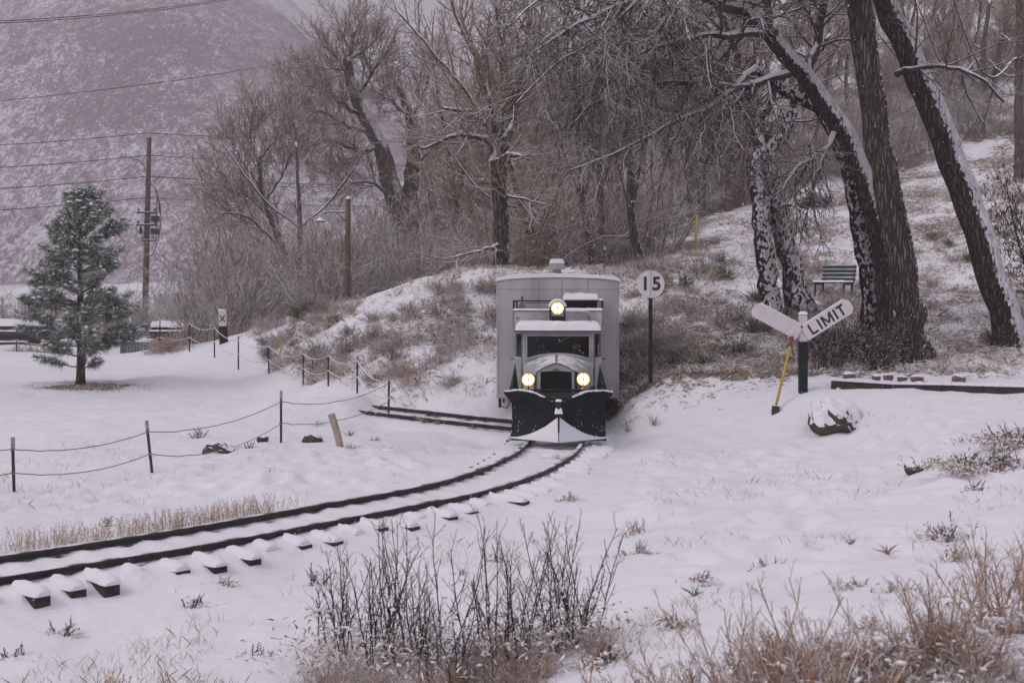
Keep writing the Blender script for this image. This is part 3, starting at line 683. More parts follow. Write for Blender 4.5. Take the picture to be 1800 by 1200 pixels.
# the tree with two stems behind the furrowed trunk, long limbs reaching left over the railcar
b = base(1535, 0, 34.0, 0.1); vb = HZ + (CZ - b[2]) * F / b[1]
hand_tree('cottonwood_tree', 'twin stemmed tree leaning left, its long limbs hanging over the slope', 'big bare trees on the right',
          [[(1566, vb, 33.5, 46), (1560, 500, 33.5, 42), (1548, 420, 33.5, 40), (1524, 340, 33.5, 38), (1480, 230, 33.5, 36), (1420, 140, 33, 33), (1350, 60, 32.5, 28), (1290, 10, 32, 24), (1230, -30, 31, 19)],
           [(1535, vb - 6, 34, 36), (1524, 480, 34, 33), (1508, 390, 34, 31), (1496, 310, 34, 29), (1470, 245, 34, 26), (1440, 190, 34, 24), (1385, 165, 33.6, 20), (1330, 120, 33, 17)]],
          [[(1300, 18, 32, 20), (1200, -15, 31, 15), (1100, 5, 30, 12), (1010, 45, 29, 8), (930, 100, 28.5, 5)],
           [(1400, 120, 33, 18), (1320, 150, 32.5, 14), (1225, 147, 32, 12), (1120, 150, 31, 9), (1010, 200, 30.5, 5)],
           [(1330, 120, 33, 15), (1260, 180, 32, 11), (1180, 215, 31, 8), (1090, 265, 30, 6), (1000, 300, 29.5, 4)],
           [(1350, 60, 32.5, 18), (1280, 60, 31.5, 14), (1200, 70, 31, 10), (1110, 100, 30, 7), (1000, 160, 29.5, 4)],
           [(1240, -28, 31, 15), (1150, -60, 30, 11), (1050, -50, 29.5, 9), (960, -10, 29, 6), (890, 50, 28.5, 4)],
           [(1420, 140, 33, 18), (1440, 60, 33, 14), (1450, -20, 32.5, 11), (1430, -90, 32, 8)],
           [(1470, 228, 33.5, 14), (1440, 270, 33, 9), (1400, 295, 32.5, 7), (1370, 340, 32, 4)],
           [(1360, 70, 32.5, 16), (1340, -10, 32, 12), (1290, -80, 31.5, 9)],
           [(1200, -15, 31, 9), (1150, 60, 30.3, 7), (1080, 130, 30, 5), (1000, 230, 29.8, 3)],
           [(1120, 0, 30, 8), (1050, 70, 29.5, 6), (980, 110, 29, 5), (900, 190, 28.8, 3)]],
          DROOP, [M['bark'], M['bark_snowy']], M['twig_near'], 8, k=20)
# the pair of short snowy stems
b = base(1362, 0, 36.5, 0.1); vb = HZ + (CZ - b[2]) * F / b[1]
hand_tree('cottonwood_tree', 'pair of snow plastered trunks forking below a knuckle of snow, behind the limit sign', 'big bare trees on the right',
          [[(1362, vb, 36.5, 42), (1350, 500, 36.5, 34), (1342, 420, 36.5, 33), (1334, 350, 36.5, 31), (1326, 290, 36.5, 30), (1345, 265, 36.5, 28)],
           [(1412, vb - 22, 36.9, 50), (1392, 470, 36.9, 36), (1378, 410, 36.9, 35), (1360, 340, 36.8, 33), (1345, 290, 36.7, 34), (1350, 262, 36.6, 32), (1378, 235, 36.5, 22), (1396, 190, 36.4, 16)]],
          [[(1345, 265, 36.6, 26), (1320, 225, 36.4, 20), (1305, 150, 36, 15), (1285, 70, 35.5, 11), (1260, 0, 35, 8)],
           [(1350, 262, 36.6, 24), (1345, 210, 36.5, 17), (1352, 180, 36.4, 12), (1370, 120, 36.2, 8)],
           [(1392, 200, 36.4, 14), (1420, 130, 36.2, 9), (1460, 60, 36, 6)],
           [(1372, 365, 36.5, 8), (1390, 360, 36, 6), (1408, 370, 35.7, 4)]],
          UPR, M['bark_snowy'], M['twig_near'], 12, k=20)

# ---- centre cottonwood behind the railcar
CEN = [dict(n=2, per_m=3.2, len=2.4, angle=38, trop=0.07, wob=0.13, seg=7, rr=0.45, rmin=0.02, start=0.15, k=4, taperlen=0.4, rend=0.011),
       dict(n=1, per_m=3.4, ratio=0.5, angle=40, trop=0.05, wob=0.14, seg=5, rr=0.6, rmin=0.011, k=3, start=0.15, rend=0.007),
       dict(n=1, per_m=4.4, ratio=0.5, angle=38, trop=0.02, wob=0.15, seg=4, rr=0.7, rmin=0.008, k=3, start=0.15, rend=0.006)]
b = base(880, 0, 44, 0.1); vb = HZ + (CZ - b[2]) * F / b[1]
hand_tree('cottonwood_tree', 'rust tinged bare tree right behind the railcar with a snowy knuckle and upright limbs', 'bare trees behind the bank',
          [[(884, vb + 8, 44, 34), (882, 430, 44, 29), (880, 360, 44, 27), (876, 300, 44, 27), (884, 270, 44, 24)]],
          [[(872, 300, 44, 22), (866, 250, 44, 14), (850, 215, 43.8, 11), (820, 196, 43.5, 9), (780, 190, 43, 6)],
           [(864, 250, 44, 13), (830, 238, 43.6, 11), (790, 240, 43.2, 9), (740, 262, 43, 5)],
           [(876, 300, 44, 20), (884, 280, 43.6, 14), (905, 272, 43.3, 10), (930, 280, 43, 4)],
           [(880, 290, 44, 20), (868, 200, 44, 14), (840, 110, 44, 10), (800, 20, 44, 7), (780, -60, 44, 4)],
           [(882, 280, 44, 20), (890, 190, 44, 14), (884, 90, 44, 11), (870, -10, 44, 8), (860, -80, 44, 5)],
           [(884, 270, 44, 20), (905, 180, 44, 14), (925, 90, 44, 11), (935, 0, 44, 8)],
           [(862, 240, 44, 12), (820, 160, 44, 9), (760, 90, 44, 6), (700, 20, 44, 4)],
           [(878, 430, 44, 8), (850, 438, 43, 6), (800, 452, 42, 4)],
           [(884, 350, 44, 8), (900, 345, 43.5, 6), (960, 360, 43, 3)]],
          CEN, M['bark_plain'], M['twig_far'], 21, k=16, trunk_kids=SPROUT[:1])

# ---- the round crowned tree and the smaller one left of it
RND = [dict(n=2, per_m=3.4, len=2.9, angle=42, trop=0.02, wob=0.12, seg=8, rr=0.35, rmin=0.024, start=0.1, k=4, taperlen=0.35, rend=0.012),
       dict(n=2, per_m=4.6, ratio=0.5, angle=40, trop=0.045, wob=0.13, seg=6, rr=0.6, rmin=0.017, k=3, start=0.1, rend=0.013),
       dict(n=2, per_m=5.0, ratio=0.55, angle=38, trop=0.04, wob=0.13, seg=3, rr=0.7, rmin=0.011, k=3, start=0.1, rend=0.008)]
hand_tree('cottonwood_tree', 'tall round crowned bare tree leaning left against the mountain', 'bare trees behind the bank',
          [[(735, 520, 75, 44), (715, 430, 75, 38), (692, 345, 75, 34), (668, 260, 75, 27), (640, 205, 75, 22), (618, 150, 75, 18), (612, 100, 75, 12)],
           [(724, 470, 75.5, 36), (722, 350, 75.5, 30), (728, 260, 75.5, 24), (720, 200, 75.5, 17), (700, 150, 75.5, 11)]],
          [[(640, 205, 75, 17), (585, 170, 74.5, 12), (550, 150, 74, 8), (505, 152, 73.5, 4)],
           [(655, 235, 75, 16), (600, 215, 74.5, 12), (560, 195, 74, 8), (520, 230, 73.5, 4)],
           [(618, 150, 75, 15), (600, 110, 75, 10), (570, 75, 75, 6)],
           [(612, 110, 75, 13), (620, 75, 75, 9), (630, 40, 75, 5)],
           [(628, 170, 75, 14), (660, 120, 75, 10), (685, 85, 75, 5)],
           [(668, 260, 75, 18), (620, 262, 74, 12), (570, 245, 73.5, 8), (530, 275, 73, 4)],
           [(690, 345, 75, 14), (650, 320, 74, 10), (610, 320, 73.5, 7), (570, 300, 73, 4)],
           [(722, 210, 75.5, 14), (690, 180, 75, 10), (660, 160, 75, 6)],
           [(722, 210, 75.5, 13), (750, 150, 75.5, 9), (760, 100, 75.5, 5)],
           [(726, 300, 75.5, 12), (760, 260, 75, 8), (800, 230, 75, 5)],
           [(610, 120, 75, 10), (575, 120, 74.6, 7), (535, 115, 74, 4)],
           [(612, 105, 75, 10), (640, 90, 75, 7), (665, 62, 75, 4)]],
          RND, M['bark_far'], M['twig_far'], 33, k=12, thin=0.6, trunk_kids=SPROUT[:1])
hand_tree('cottonwood_tree', 'smaller bare tree spreading left beside the power lines', 'bare trees behind the bank',
          [[(530, 520, 68, 20), (505, 450, 68, 15), (478, 385, 68, 12), (460, 330, 68, 9), (455, 280, 68, 7)]],
          [[(505, 450, 68, 11), (460, 400, 68, 8), (420, 375, 67.5, 6), (375, 375, 67, 3)],
           [(478, 385, 68, 9), (440, 350, 68, 7), (400, 330, 68, 5), (350, 315, 68, 3)],
           [(460, 330, 68, 8), (430, 290, 68, 6), (400, 240, 68, 3)],
           [(455, 280, 68, 7), (480, 250, 68, 5), (500, 215, 68, 3)],
           [(470, 350, 68, 8), (500, 300, 68, 6), (520, 250, 68, 3)],
           [(455, 290, 68, 6), (440, 240, 68, 4), (445, 205, 68, 2)]],
          RND, M['bark_far'], M['twig_far'], 37, k=10, thin=0.7)

# ---- slim trunks on and behind the slope
SL = [dict(n=1, per_m=1.0, len=1.9, angle=45, trop=0.04, wob=0.14, seg=6, rr=0.4, rmin=0.016, start=0.45, k=4, rend=0.008),
      dict(n=1, per_m=2.2, ratio=0.5, angle=42, trop=0.03, wob=0.15, seg=4, rr=0.6, rmin=0.010, k=3, start=0.15, rend=0.006),
      dict(n=1, per_m=2.8, ratio=0.5, angle=40, trop=0.0, wob=0.15, seg=3, rr=0.7, rmin=0.008, k=3, rend=0.006)]
slim = [(1125, 48, [(1130, 0, 22), (1122, 440, 17), (1110, 380, 14), (1108, 300, 14), (1104, 200, 12), (1098, 80, 8), (1090, -40, 5)], 'slim pale brown trunk curving up just behind the number fifteen sign'),
        (1042, 50, [(1044, 0, 14), (1035, 420, 12), (1025, 360, 11), (1018, 260, 9), (1010, 120, 6), (1005, 20, 4)], 'slim leaning brown trunk above the railcar roof, left of its pair'),
        (1058, 51, [(1058, 0, 13), (1058, 420, 12), (1056, 340, 11), (1052, 240, 9), (1060, 100, 6), (1065, 0, 4)], 'slim grey snow flecked trunk above the railcar roof, right of its pair'),
        (1213, 70, [(1213, 0, 14), (1212, 300, 12), (1208, 220, 10), (1210, 120, 7), (1205, 20, 4)], 'dark thin trunk high on the slope, left one of two close together'),
        (1228, 71, [(1228, 0, 12), (1226, 290, 11), (1222, 210, 9), (1230, 90, 5)], 'dark thin trunk high on the slope, right one of two close together'),
        (528, 60, [(530, 0, 12), (527, 480, 9), (527, 400, 8), (524, 320, 6), (520, 250, 4)], 'thin dark upright trunk at the left end of the bank'),
        (945, 52, [(950, 0, 24), (935, 420, 20), (920, 370, 14), (900, 300, 9), (890, 220, 6)], 'dark tilted trunk just above the left half of the railcar roof'),
        (1790, 60, [(1792, 0, 18), (1791, 200, 17), (1792, 100, 15), (1794, -30, 13)], 'snow streaked trunk at the right edge of the picture'),
        (1740, 80, [(1745, 0, 16), (1738, 180, 13), (1728, 100, 10), (1740, 0, 6)], 'forked brown trunk at the top of the slope beside the right edge'),
        (1700, 82, [(1690, 0, 12), (1696, 190, 10), (1685, 120, 8), (1650, 30, 5)], 'thin crooked trunk at the top of the slope, left of the forked one')]
for i, (u, d, rows, lab) in enumerate(slim):
    b = base(u, 0, d, 0.1); vb = HZ + (CZ - b[2]) * F / b[1]
    R = [(x, (vb if k == 0 else v), d, w) for k, (x, v, w) in enumerate(rows)]
    limbs = [[(x, v, d, w * 0.4) for x, v, w in rows[2:]][:1] + [(rows[-2][0] + sx * 60, rows[-2][1] + 30, d - 0.5, 4), (rows[-1][0] + sx * 130, rows[-1][1], d - 1, 2.5)] for sx in (-1, 1)]
    hand_tree('slim_tree', lab, 'slim bare trees on the slope', [R], limbs, SL, M['bark_plain'] if i in (0, 1, 6) else M['bark_far'], M['twig_far'], 50 + i, k=10, trunk_kids=SL)

# ---- prototypes for the woods behind
def proto_tree(seed, h, spread, twig, up=0.06):
    rng = np.random.default_rng(seed)
    root = empty('bare_tree')
    tb = MB(); cb = MB()
    P = wander(np.zeros(3), np.array([rng.normal() * .1, rng.normal() * .1, 1.0]), h * 0.85, 14, 0.06, 0.04, rng)
    R = np.linspace(0.017 * h, 0.02, 15); R[0] *= 1.25
    tb.tube(P, R, 9, caps=False)
    prm = [dict(n=15, len=h * spread, angle=40, trop=up, wob=0.12, seg=7, rr=0.5, rmin=0.03, start=0.22, k=4, taperlen=0.5, rend=0.016),
           dict(n=9, ratio=0.5, angle=40, trop=up * 0.6, wob=0.13, seg=5, rr=0.6, rmin=0.018, k=3, start=0.1, rend=0.011),
           dict(n=6, ratio=0.5, angle=38, trop=up * 0.4, wob=0.14, seg=4, rr=0.7, rmin=0.012, k=3, start=0.1, rend=0.009),
           dict(n=5, ratio=0.55, angle=36, trop=0.0, wob=0.12, seg=2, rr=0.8, rmin=0.009, k=3, start=0.2, rend=0.008)]
    kids([cb], P, R, 0, prm, rng)
    tb.build('trunk', M['bark_far'], root, smooth=True); cb.build('crown', twig, root, smooth=True)
    return root
def proto_thicket(seed, h, n, twig, spread=0.35, lev=3):
    rng = np.random.default_rng(seed); cb = MB()
    for i in range(n):
        a = rng.uniform(0, 6.28); r = rng.uniform(0, 0.5) * h * 0.35
        d = np.array([math.cos(a) * spread, math.sin(a) * spread, 1.0]) + rng.normal(size=3) * 0.18
        L = h * rng.uniform(0.55, 1.05)
        P = wander(np.array([math.cos(a) * r, math.sin(a) * r, -0.1]), d, L, 8, 0.12, 0.01, rng); R = np.linspace(0.007 * h, 0.006, 9)
        cb.tube(P, R, 4, caps=False)
        kids([cb], P, R, 0, [dict(n=6, ratio=0.42, angle=38, trop=0.03, wob=0.16, seg=5, rr=0.55, rmin=0.011, k=3, start=0.12, rend=0.007),
                             dict(n=5, ratio=0.5, angle=40, trop=0.0, wob=0.16, seg=3, rr=0.7, rmin=0.008, k=3, start=0.1, rend=0.006),
                             dict(n=3, ratio=0.5, angle=40, trop=0.0, wob=0.1, seg=2, rr=0.8, rmin=0.007, k=3, start=0.1, rend=0.006)][:lev], rng)
    return cb.build('thicket', twig, smooth=True)

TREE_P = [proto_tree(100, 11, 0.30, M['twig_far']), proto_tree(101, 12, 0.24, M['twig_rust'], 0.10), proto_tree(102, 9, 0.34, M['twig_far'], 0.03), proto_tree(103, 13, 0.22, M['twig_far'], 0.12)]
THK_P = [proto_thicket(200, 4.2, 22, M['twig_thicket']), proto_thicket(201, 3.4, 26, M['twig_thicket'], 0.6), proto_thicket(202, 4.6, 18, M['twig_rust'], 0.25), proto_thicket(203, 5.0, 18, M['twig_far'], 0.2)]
used = set()
def place(proto, x, y, s, label, group, cat, sink=0.15):
    if id(proto) not in used: used.add(id(proto)); o = proto
    else: o = copy_tree(proto)
    o.location = (x, y, gz1(x, y) - sink); o.rotation_euler = (random.uniform(-.05, .05), random.uniform(-.05, .05), random.uniform(0, 6.28))
    o.scale = (s, s, s * random.uniform(0.9, 1.12))
    tag(o, label, cat, group); return o
rr = random.Random(77)
def wood(n, u0, u1, d0, d1, hp, protos, smin, smax, label, group, cat):
    for i in range(n):
        u = u0 + (u1 - u0) * (i + rr.random()) / n; d = rr.uniform(d0, d1)
        place(protos[rr.choice(hp)], (u - 900) * d / F, d, rr.uniform(smin, smax), label, group, cat)
# trees
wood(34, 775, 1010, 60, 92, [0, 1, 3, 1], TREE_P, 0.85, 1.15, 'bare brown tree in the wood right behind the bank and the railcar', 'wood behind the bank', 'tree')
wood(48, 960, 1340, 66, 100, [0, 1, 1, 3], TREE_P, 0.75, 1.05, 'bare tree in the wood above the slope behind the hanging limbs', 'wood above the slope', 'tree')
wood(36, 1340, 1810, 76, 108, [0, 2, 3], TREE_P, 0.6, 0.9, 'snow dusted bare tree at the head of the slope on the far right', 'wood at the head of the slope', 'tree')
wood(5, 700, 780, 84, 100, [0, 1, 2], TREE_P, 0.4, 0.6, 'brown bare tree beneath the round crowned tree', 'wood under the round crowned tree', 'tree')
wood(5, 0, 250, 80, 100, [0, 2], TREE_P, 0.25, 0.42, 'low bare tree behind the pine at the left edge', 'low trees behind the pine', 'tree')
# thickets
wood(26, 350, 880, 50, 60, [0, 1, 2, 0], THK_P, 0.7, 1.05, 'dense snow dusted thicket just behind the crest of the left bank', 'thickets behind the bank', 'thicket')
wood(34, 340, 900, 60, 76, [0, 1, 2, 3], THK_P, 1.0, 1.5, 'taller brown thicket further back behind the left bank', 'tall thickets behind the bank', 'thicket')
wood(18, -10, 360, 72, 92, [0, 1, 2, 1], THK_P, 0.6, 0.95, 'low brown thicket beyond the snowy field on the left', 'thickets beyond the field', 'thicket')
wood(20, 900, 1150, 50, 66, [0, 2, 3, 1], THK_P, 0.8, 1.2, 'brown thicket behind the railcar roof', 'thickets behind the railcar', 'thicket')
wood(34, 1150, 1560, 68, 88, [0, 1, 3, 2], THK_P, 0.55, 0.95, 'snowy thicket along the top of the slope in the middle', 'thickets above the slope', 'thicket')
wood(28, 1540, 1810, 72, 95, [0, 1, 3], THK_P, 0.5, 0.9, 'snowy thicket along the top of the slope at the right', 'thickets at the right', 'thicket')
# ---------------------------------------------------------------- the railcar
RC = empty('railcar', (0.837, 24.5, 0), -0.030, 'silver rail bus with black v shaped snow plow and three lit lamps on the track', 'railcar')
def gp(u, v, dl):
    """place on the railcar (x, z) of a photo pixel on the plane dl metres behind the plow tip"""
    k = F / (24.5 + dl); return ((u - 982.3) / k, CZ - (v - HZ) / k)
def snow_slab(name, x0, x1, y0, y1, z, h, parent, seed=0, nx=40, ny=10, edge=0.06, lump=0.25):
    """a rounded bank of lying snow with an uneven top"""
    seed = abs(seed)
    xs = np.linspace(0, 1, nx); ys = np.linspace(0, 1, ny)
    X, Y = np.meshgrid(xs, ys, indexing='ij')
    ex = np.minimum(X, 1 - X) * (x1 - x0) / edge; ey = np.minimum(Y, 1 - Y) * (y1 - y0) / edge
    prof = np.sqrt(np.clip(1 - (1 - np.clip(np.minimum(ex, 1), 0, 1)) ** 2, 0, 1)) * np.sqrt(np.clip(1 - (1 - np.clip(ey, 0, 1)) ** 2, 0, 1))
    Xw = x0 + X * (x1 - x0); Yw = y0 + Y * (y1 - y0)
    N = fbm(Xw + seed * 7.7, Yw * 1.3 + seed, 0.22, 3)
    Z = z + h * prof * (1 + lump * N)
    Yw = Yw - 0.25 * h * prof * (1 - Y) * N
    G = np.stack([Xw, Yw, Z], -1)
    m = MB(); m.grid(G)
    B = G.copy(); B[..., 2] = z - 0.004; m.grid(B, flip=True)
    # close the rim
    rim = [(i, 0) for i in range(nx)] + [(nx - 1, j) for j in range(1, ny)] + [(i, ny - 1) for i in range(nx - 2, -1, -1)] + [(0, j) for j in range(ny - 2, 0, -1)]
    idx = [i * ny + j for i, j in rim]; n = nx * ny
    v = np.concatenate([G.reshape(-1, 3)[idx], B.reshape(-1, 3)[idx]]); k = len(idx)
    m.add(v, [(a, (a + 1) % k, (a + 1) % k + k, a + k) for a in range(k)])
    return m.build(name, M['snow'], parent, smooth=True)

# freight body behind the cab
y0b, y1b = 3.9, 10.6
hw = 1.275; zb = 0.51; zc = 2.895; crown = 0.10
prof = [(-hw, zb)] + [(-hw, zc)] + [(hw * math.sin(a), zc + crown * math.cos(a) ** 1.0 - 0) for a in np.linspace(-math.pi / 2 + 0.22, math.pi / 2 - 0.22, 13)] + [(hw, zc), (hw, zb)]
m = MB(); m.prism(prof, y0b, y1b)
body = m.build('freight_body', M['silver'], RC, bevel=0.018)
m = MB()
for x in (-0.40, 0.08, 0.62): m.box(x - 0.004, x + 0.004, y0b - 0.004, y0b + 0.01, zb + 0.02, zc + 0.02)
for z in (2.74,): m.box(-hw + 0.02, hw - 0.02, y0b - 0.004, y0b + 0.01, z - 0.003, z + 0.003)
m.build('panel_seam', M['cabdark'], body)
m = MB()
for s in (-1, 1):
    m.box(s * hw - 0.02 * s - 0.012, s * hw - 0.02 * s + 0.012, y0b - 0.008, y0b + 0.06, zb - 0.01, zc - 0.02)
m.box(-hw, hw, y0b - 0.009, y0b + 0.05, zb - 0.03, zb + 0.03)
m.build('edge_trim', M['silver'], body, bevel=0.004)
# rivets along the front
m = MB()
for z in np.arange(zb + 0.1, zc - 0.05, 0.12):
    for x in (-hw + 0.05, hw - 0.05): m.lathe([(0.0095, 0), (0.007, 0.006), (0, 0.008)], (x, y0b, z), (0, -1, 0), 6)
m.build('rivet', M['cab'], body)
# roof edge and snow on the roof
aa = np.linspace(-math.pi / 2 + 0.02, math.pi / 2 - 0.02, 30)
G = np.array([[(hw * 1.015 * math.sin(a), y, zc + 0.02 + crown * math.cos(a) + (0.045 + 0.02 * fbm(np.array([a * 2.2]), np.array([y]), 0.5)[0]) * min(1, 6 * (math.pi / 2 - abs(a)))) for a in aa] for y in np.linspace(y0b - 0.03, y1b, 18)])
m = MB(); m.grid(G, flip=True)
low = G[0].copy(); low[:, 2] = zc - 0.0 + crown * np.cos(aa) - 0.005
m.grid(np.stack([low, G[0]]))
m.build('roof_snow', M['snow'], body, smooth=True)
m = MB()
pr = [(hw * 1.01 * math.sin(a), zc + 0.012 + crown * math.cos(a)) for a in aa]
m.tube([(x, y0b - 0.012, z - 0.025) for x, z in pr], 0.012, 5)
m.build('roof_edge', M['cab'], body, smooth=True)
x, z = gp(981.5, 470, 6.0)
m = MB(); m.box(x - 0.09, x + 0.09, 5.9, 6.1, zc + 0.05, zc + 0.28); m.box(x - 0.17, x + 0.17, 5.75, 6.25, zc + 0.26, zc + 0.40)
vent = m.build('roof_vent', M['silver'], body, bevel=0.02)
snow_slab('snow_cap', x - 0.175, x + 0.175, 5.74, 6.26, zc + 0.40, 0.085, vent, 3, 14, 8, 0.07)
# hand holds and hanging steps at the front corners
m = MB()
for v in (506, 579, 625, 668):
    _, z = gp(870, v, y0b); m.tube([(-hw, y0b + 0.05, z + 0.035), (-hw - 0.07, y0b + 0.05, z + 0.035), (-hw - 0.075, y0b + 0.05, z - 0.04), (-hw - 0.02, y0b + 0.05, z - 0.045)], 0.009, 5)
m.build('hand_hold', M['cabdark'], body, smooth=True)
for s in (-1, 1):
    m = MB(); m.box(s * 1.21 - 0.028, s * 1.21 + 0.028, 3.98, 4.02, 0.27, zb); m.box(s * 1.14 - 0.018, s * 1.14 + 0.018, 4.3, 4.34, 0.34, zb)
    m.tube([(s * 1.18, 4.0, 0.30), (s * 1.06, 4.05, 0.25), (s * 1.0, 4.1, 0.40), (s * 0.98, 4.15, zb)], 0.012, 5)
    m.build('hanging_step', M['dark'], body)

# under frame and wheels
m = MB(); m.box(-0.42, -0.30, 0.9, 10.4, 0.42, 0.58); m.box(0.30, 0.42, 0.9, 10.4, 0.42, 0.58)
m.box(-0.75, 0.75, 0.95, 1.10, 0.45, 0.72); m.box(-0.9, 0.9, 3.6, 3.8, 0.38, 0.52); m.box(-0.5, 0.5, 1.6, 2.4, 0.3, 0.6)
m.build('underframe', M['dark'], RC, bevel=0.01)
def wheelset(y, r=0.31):
    for s in (-1, 1):
        m = MB(); m.lathe([(0.0, 0), (r * 0.55, 0.0), (r * 0.6, 0.03), (r * 0.86, 0.03), (r * 0.9, 0), (r, 0.0), (r, 0.09), (r + 0.03, 0.095), (r + 0.03, 0.125), (0, 0.125)], (s * 0.565, y, r), (-s, 0, 0), 28)
        w = m.build('wheel', M['dark'], RC, smooth=False, bevel=0.004)
    m = MB(); m.tube([(-0.7, y, r), (0.7, y, r)], 0.05, 10); m.build('axle', M['dark'], RC, smooth=True)
    for s in (-1, 1):
        m = MB(); m.box(s * 0.72 - 0.05, s * 0.72 + 0.05, y - 0.13, y + 0.13, r - 0.12, r + 0.14); m.build('axle_box', M['dark'], RC, bevel=0.02)
for y in (1.75, 3.0, 6.2, 7.5, 9.3): wheelset(y)

# cab
hwc = 0.857
m = MB()
m.box(-hwc, hwc, 2.62, 3.88, 0.70, 1.40)          # lower body
m.box(-hwc, hwc, 2.55, 3.88, 1.885, 1.955)        # header and roof
cab = m.build('cab_body', M['cab'], RC, bevel=0.012)
m = MB()
m.box(-hwc, -hwc + 0.03, 3.2, 3.88, 1.40, 1.89); m.box(hwc - 0.03, hwc, 3.2, 3.88, 1.40, 1.89)
m.box(-hwc + 0.03, hwc - 0.03, 3.80, 3.86, 1.40, 1.89)
m.box(-0.66, 0.66, 2.66, 3.78, 1.403, 1.412)
m.build('cab_interior', M['interior'], cab)
# windscreen wall: flat centre, canted quarters
def wall_piece(poly, y0, y1, nm, mt, par, bev=0.004): 
    q = MB(); q.prism(poly, y0, y1); return q.build(nm, mt, par, bevel=bev)
xs = np.linspace(-0.655, 0.655, 25)
def arch(x, side=1.412, cen=1.505, w=0.62): return side + (cen - side) * (1 - (abs(x) / w) ** 2.0)
# scuttle below the glass, its top edge arched
wall_piece([(-0.70, 1.20)] + [(x, arch(x) - 0.045) for x in np.linspace(-0.70, 0.70, 25)] + [(0.70, 1.20)], 2.50, 2.62, 'scuttle', M['cab'], cab)
fr = MB()
out_ = [(x, arch(x) - 0.045) for x in np.linspace(-0.645, 0.645, 25)]; inn = [(x * 0.945, arch(x) + 0.0) for x in np.linspace(-0.645, 0.645, 25)]
for i in range(24):
    v = [(*out_[i], 0), (*out_[i + 1], 0), (*inn[i + 1], 0), (*inn[i], 0)]
    vv = [(a, 2.468, b) for a, b, _ in v] + [(a, 2.50, b) for a, b, _ in v]
    fr.add(vv, [(0, 1, 2, 3), (7, 6, 5, 4), (0, 4, 5, 1), (3, 2, 6, 7)])
fr.box(-0.645, -0.61, 2.468, 2.505, arch(0.645) - 0.03, 1.862); fr.box(0.61, 0.645, 2.468, 2.505, arch(0.645) - 0.03, 1.862)
fr.box(-0.609, 0.609, 2.468, 2.505, 1.832, 1.862)
ws = fr.build('windscreen', M['cab'], cab)
wall_piece([(x * 0.945, arch(x) - 0.005) for x in np.linspace(-0.645, 0.645, 25)] + [(0.612, 1.84), (-0.612, 1.84)], 2.486, 2.490, 'glass', M['glass'], ws, 0)
wr = MB(); wr.tube([(0.27, 2.462, 1.845), (0.02, 2.458, 1.715)], 0.0045, 4); wr.tube([(0.12, 2.456, 1.768), (0.0, 2.456, 1.703)], 0.007, 4); wr.build('wiper', M['chrome'], ws)
m = MB()
for s in (-1, 1):
    m.box(min(s * 0.646, s * 0.70), max(s * 0.646, s * 0.70), 2.49, 2.60, 1.20, 1.885)
m.box(-0.70, 0.70, 2.49, 2.549, 1.864, 1.955)
m.build('windscreen_pillar', M['cab'], cab, bevel=0.006)
for s in (-1, 1):
    q = MB()
    A = np.array([s * 0.703, 2.56, 0]); B_ = np.array([s * hwc, 2.86, 0]); t = (B_ - A); 
    def quarter(f0, f1, z0, z1, off=0.0, th=0.03):
        a = A + t * f0; b = A + t * f1; n = np.array([-t[1], t[0], 0]) * s; n = n / np.linalg.norm(n) 
        if n[1] > 0: n = -n
        v = [a + n * off, b + n * off, b + n * (off - th), a + n * (off - th)]
        vv = [(p[0], p[1], z) for z in (z0, z1) for p in v]
        return vv, [(0, 1, 2, 3), (7, 6, 5, 4), (0, 4, 5, 1), (1, 5, 6, 2), (2, 6, 7, 3), (3, 7, 4, 0)]
    for a in ((0.0, 0.18, 1.42, 1.86), (0.84, 1.0, 1.42, 1.86), (0, 1, 1.862, 1.884), (0, 1, 1.0, 1.42)): q.add(*quarter(*a))
    qw = q.build('quarter_window', M['cabdark'], cab, bevel=0.003)
    q = MB(); q.add(*quarter(0.18, 0.84, 1.421, 1.861, -0.012, 0.005)); q.build('glass', M['glass'], qw)
    q = MB(); q.box(min(s * 0.72, s * hwc), max(s * 0.72, s * hwc), 2.58, 2.64, 0.70, 1.40); q.build('door_post', M['cab'], cab, bevel=0.008)
    q = MB(); q.tube([(s * 0.85, 2.75, 1.37), (s * 0.93, 2.72, 1.37)], 0.008, 5); q.lathe([(0.0, 0), (0.018, 0.003), (0.018, 0.012), (0, 0.015)], (s * 0.93, 2.72, 1.37), (s, 0, 0), 8); q.build('mirror_bracket', M['dark'], cab)
# visor and its snow
m = MB(); m.box(-0.86, 0.86, 2.30, 2.50, 1.925, 1.952); m.box(-0.86, 0.86, 2.50, 2.56, 1.957, 1.975); visor = m.build('visor', M['dark'], cab, bevel=0.008)
snow_slab('visor_snow', -0.85, 0.85, 2.27, 3.15, 1.956, 0.17, cab, 5, 70, 26, 0.13, 0.12)
m = MB(); m.lathe([(0.03, 0), (0.03, 0.04), (0.018, 0.05), (0.018, 0.1), (0.0, 0.11)], (0.62, 2.42, 2.03), (0.2, -0.4, 1), 8); m.tube([(0.56, 2.4, 2.10), (0.66, 2.36, 2.04)], 0.01, 4); m.tube([(0.61, 2.5, 2.13), (0.60, 2.5, 2.24)], 0.008, 4)
m.build('air_horn', M['dark'], cab)

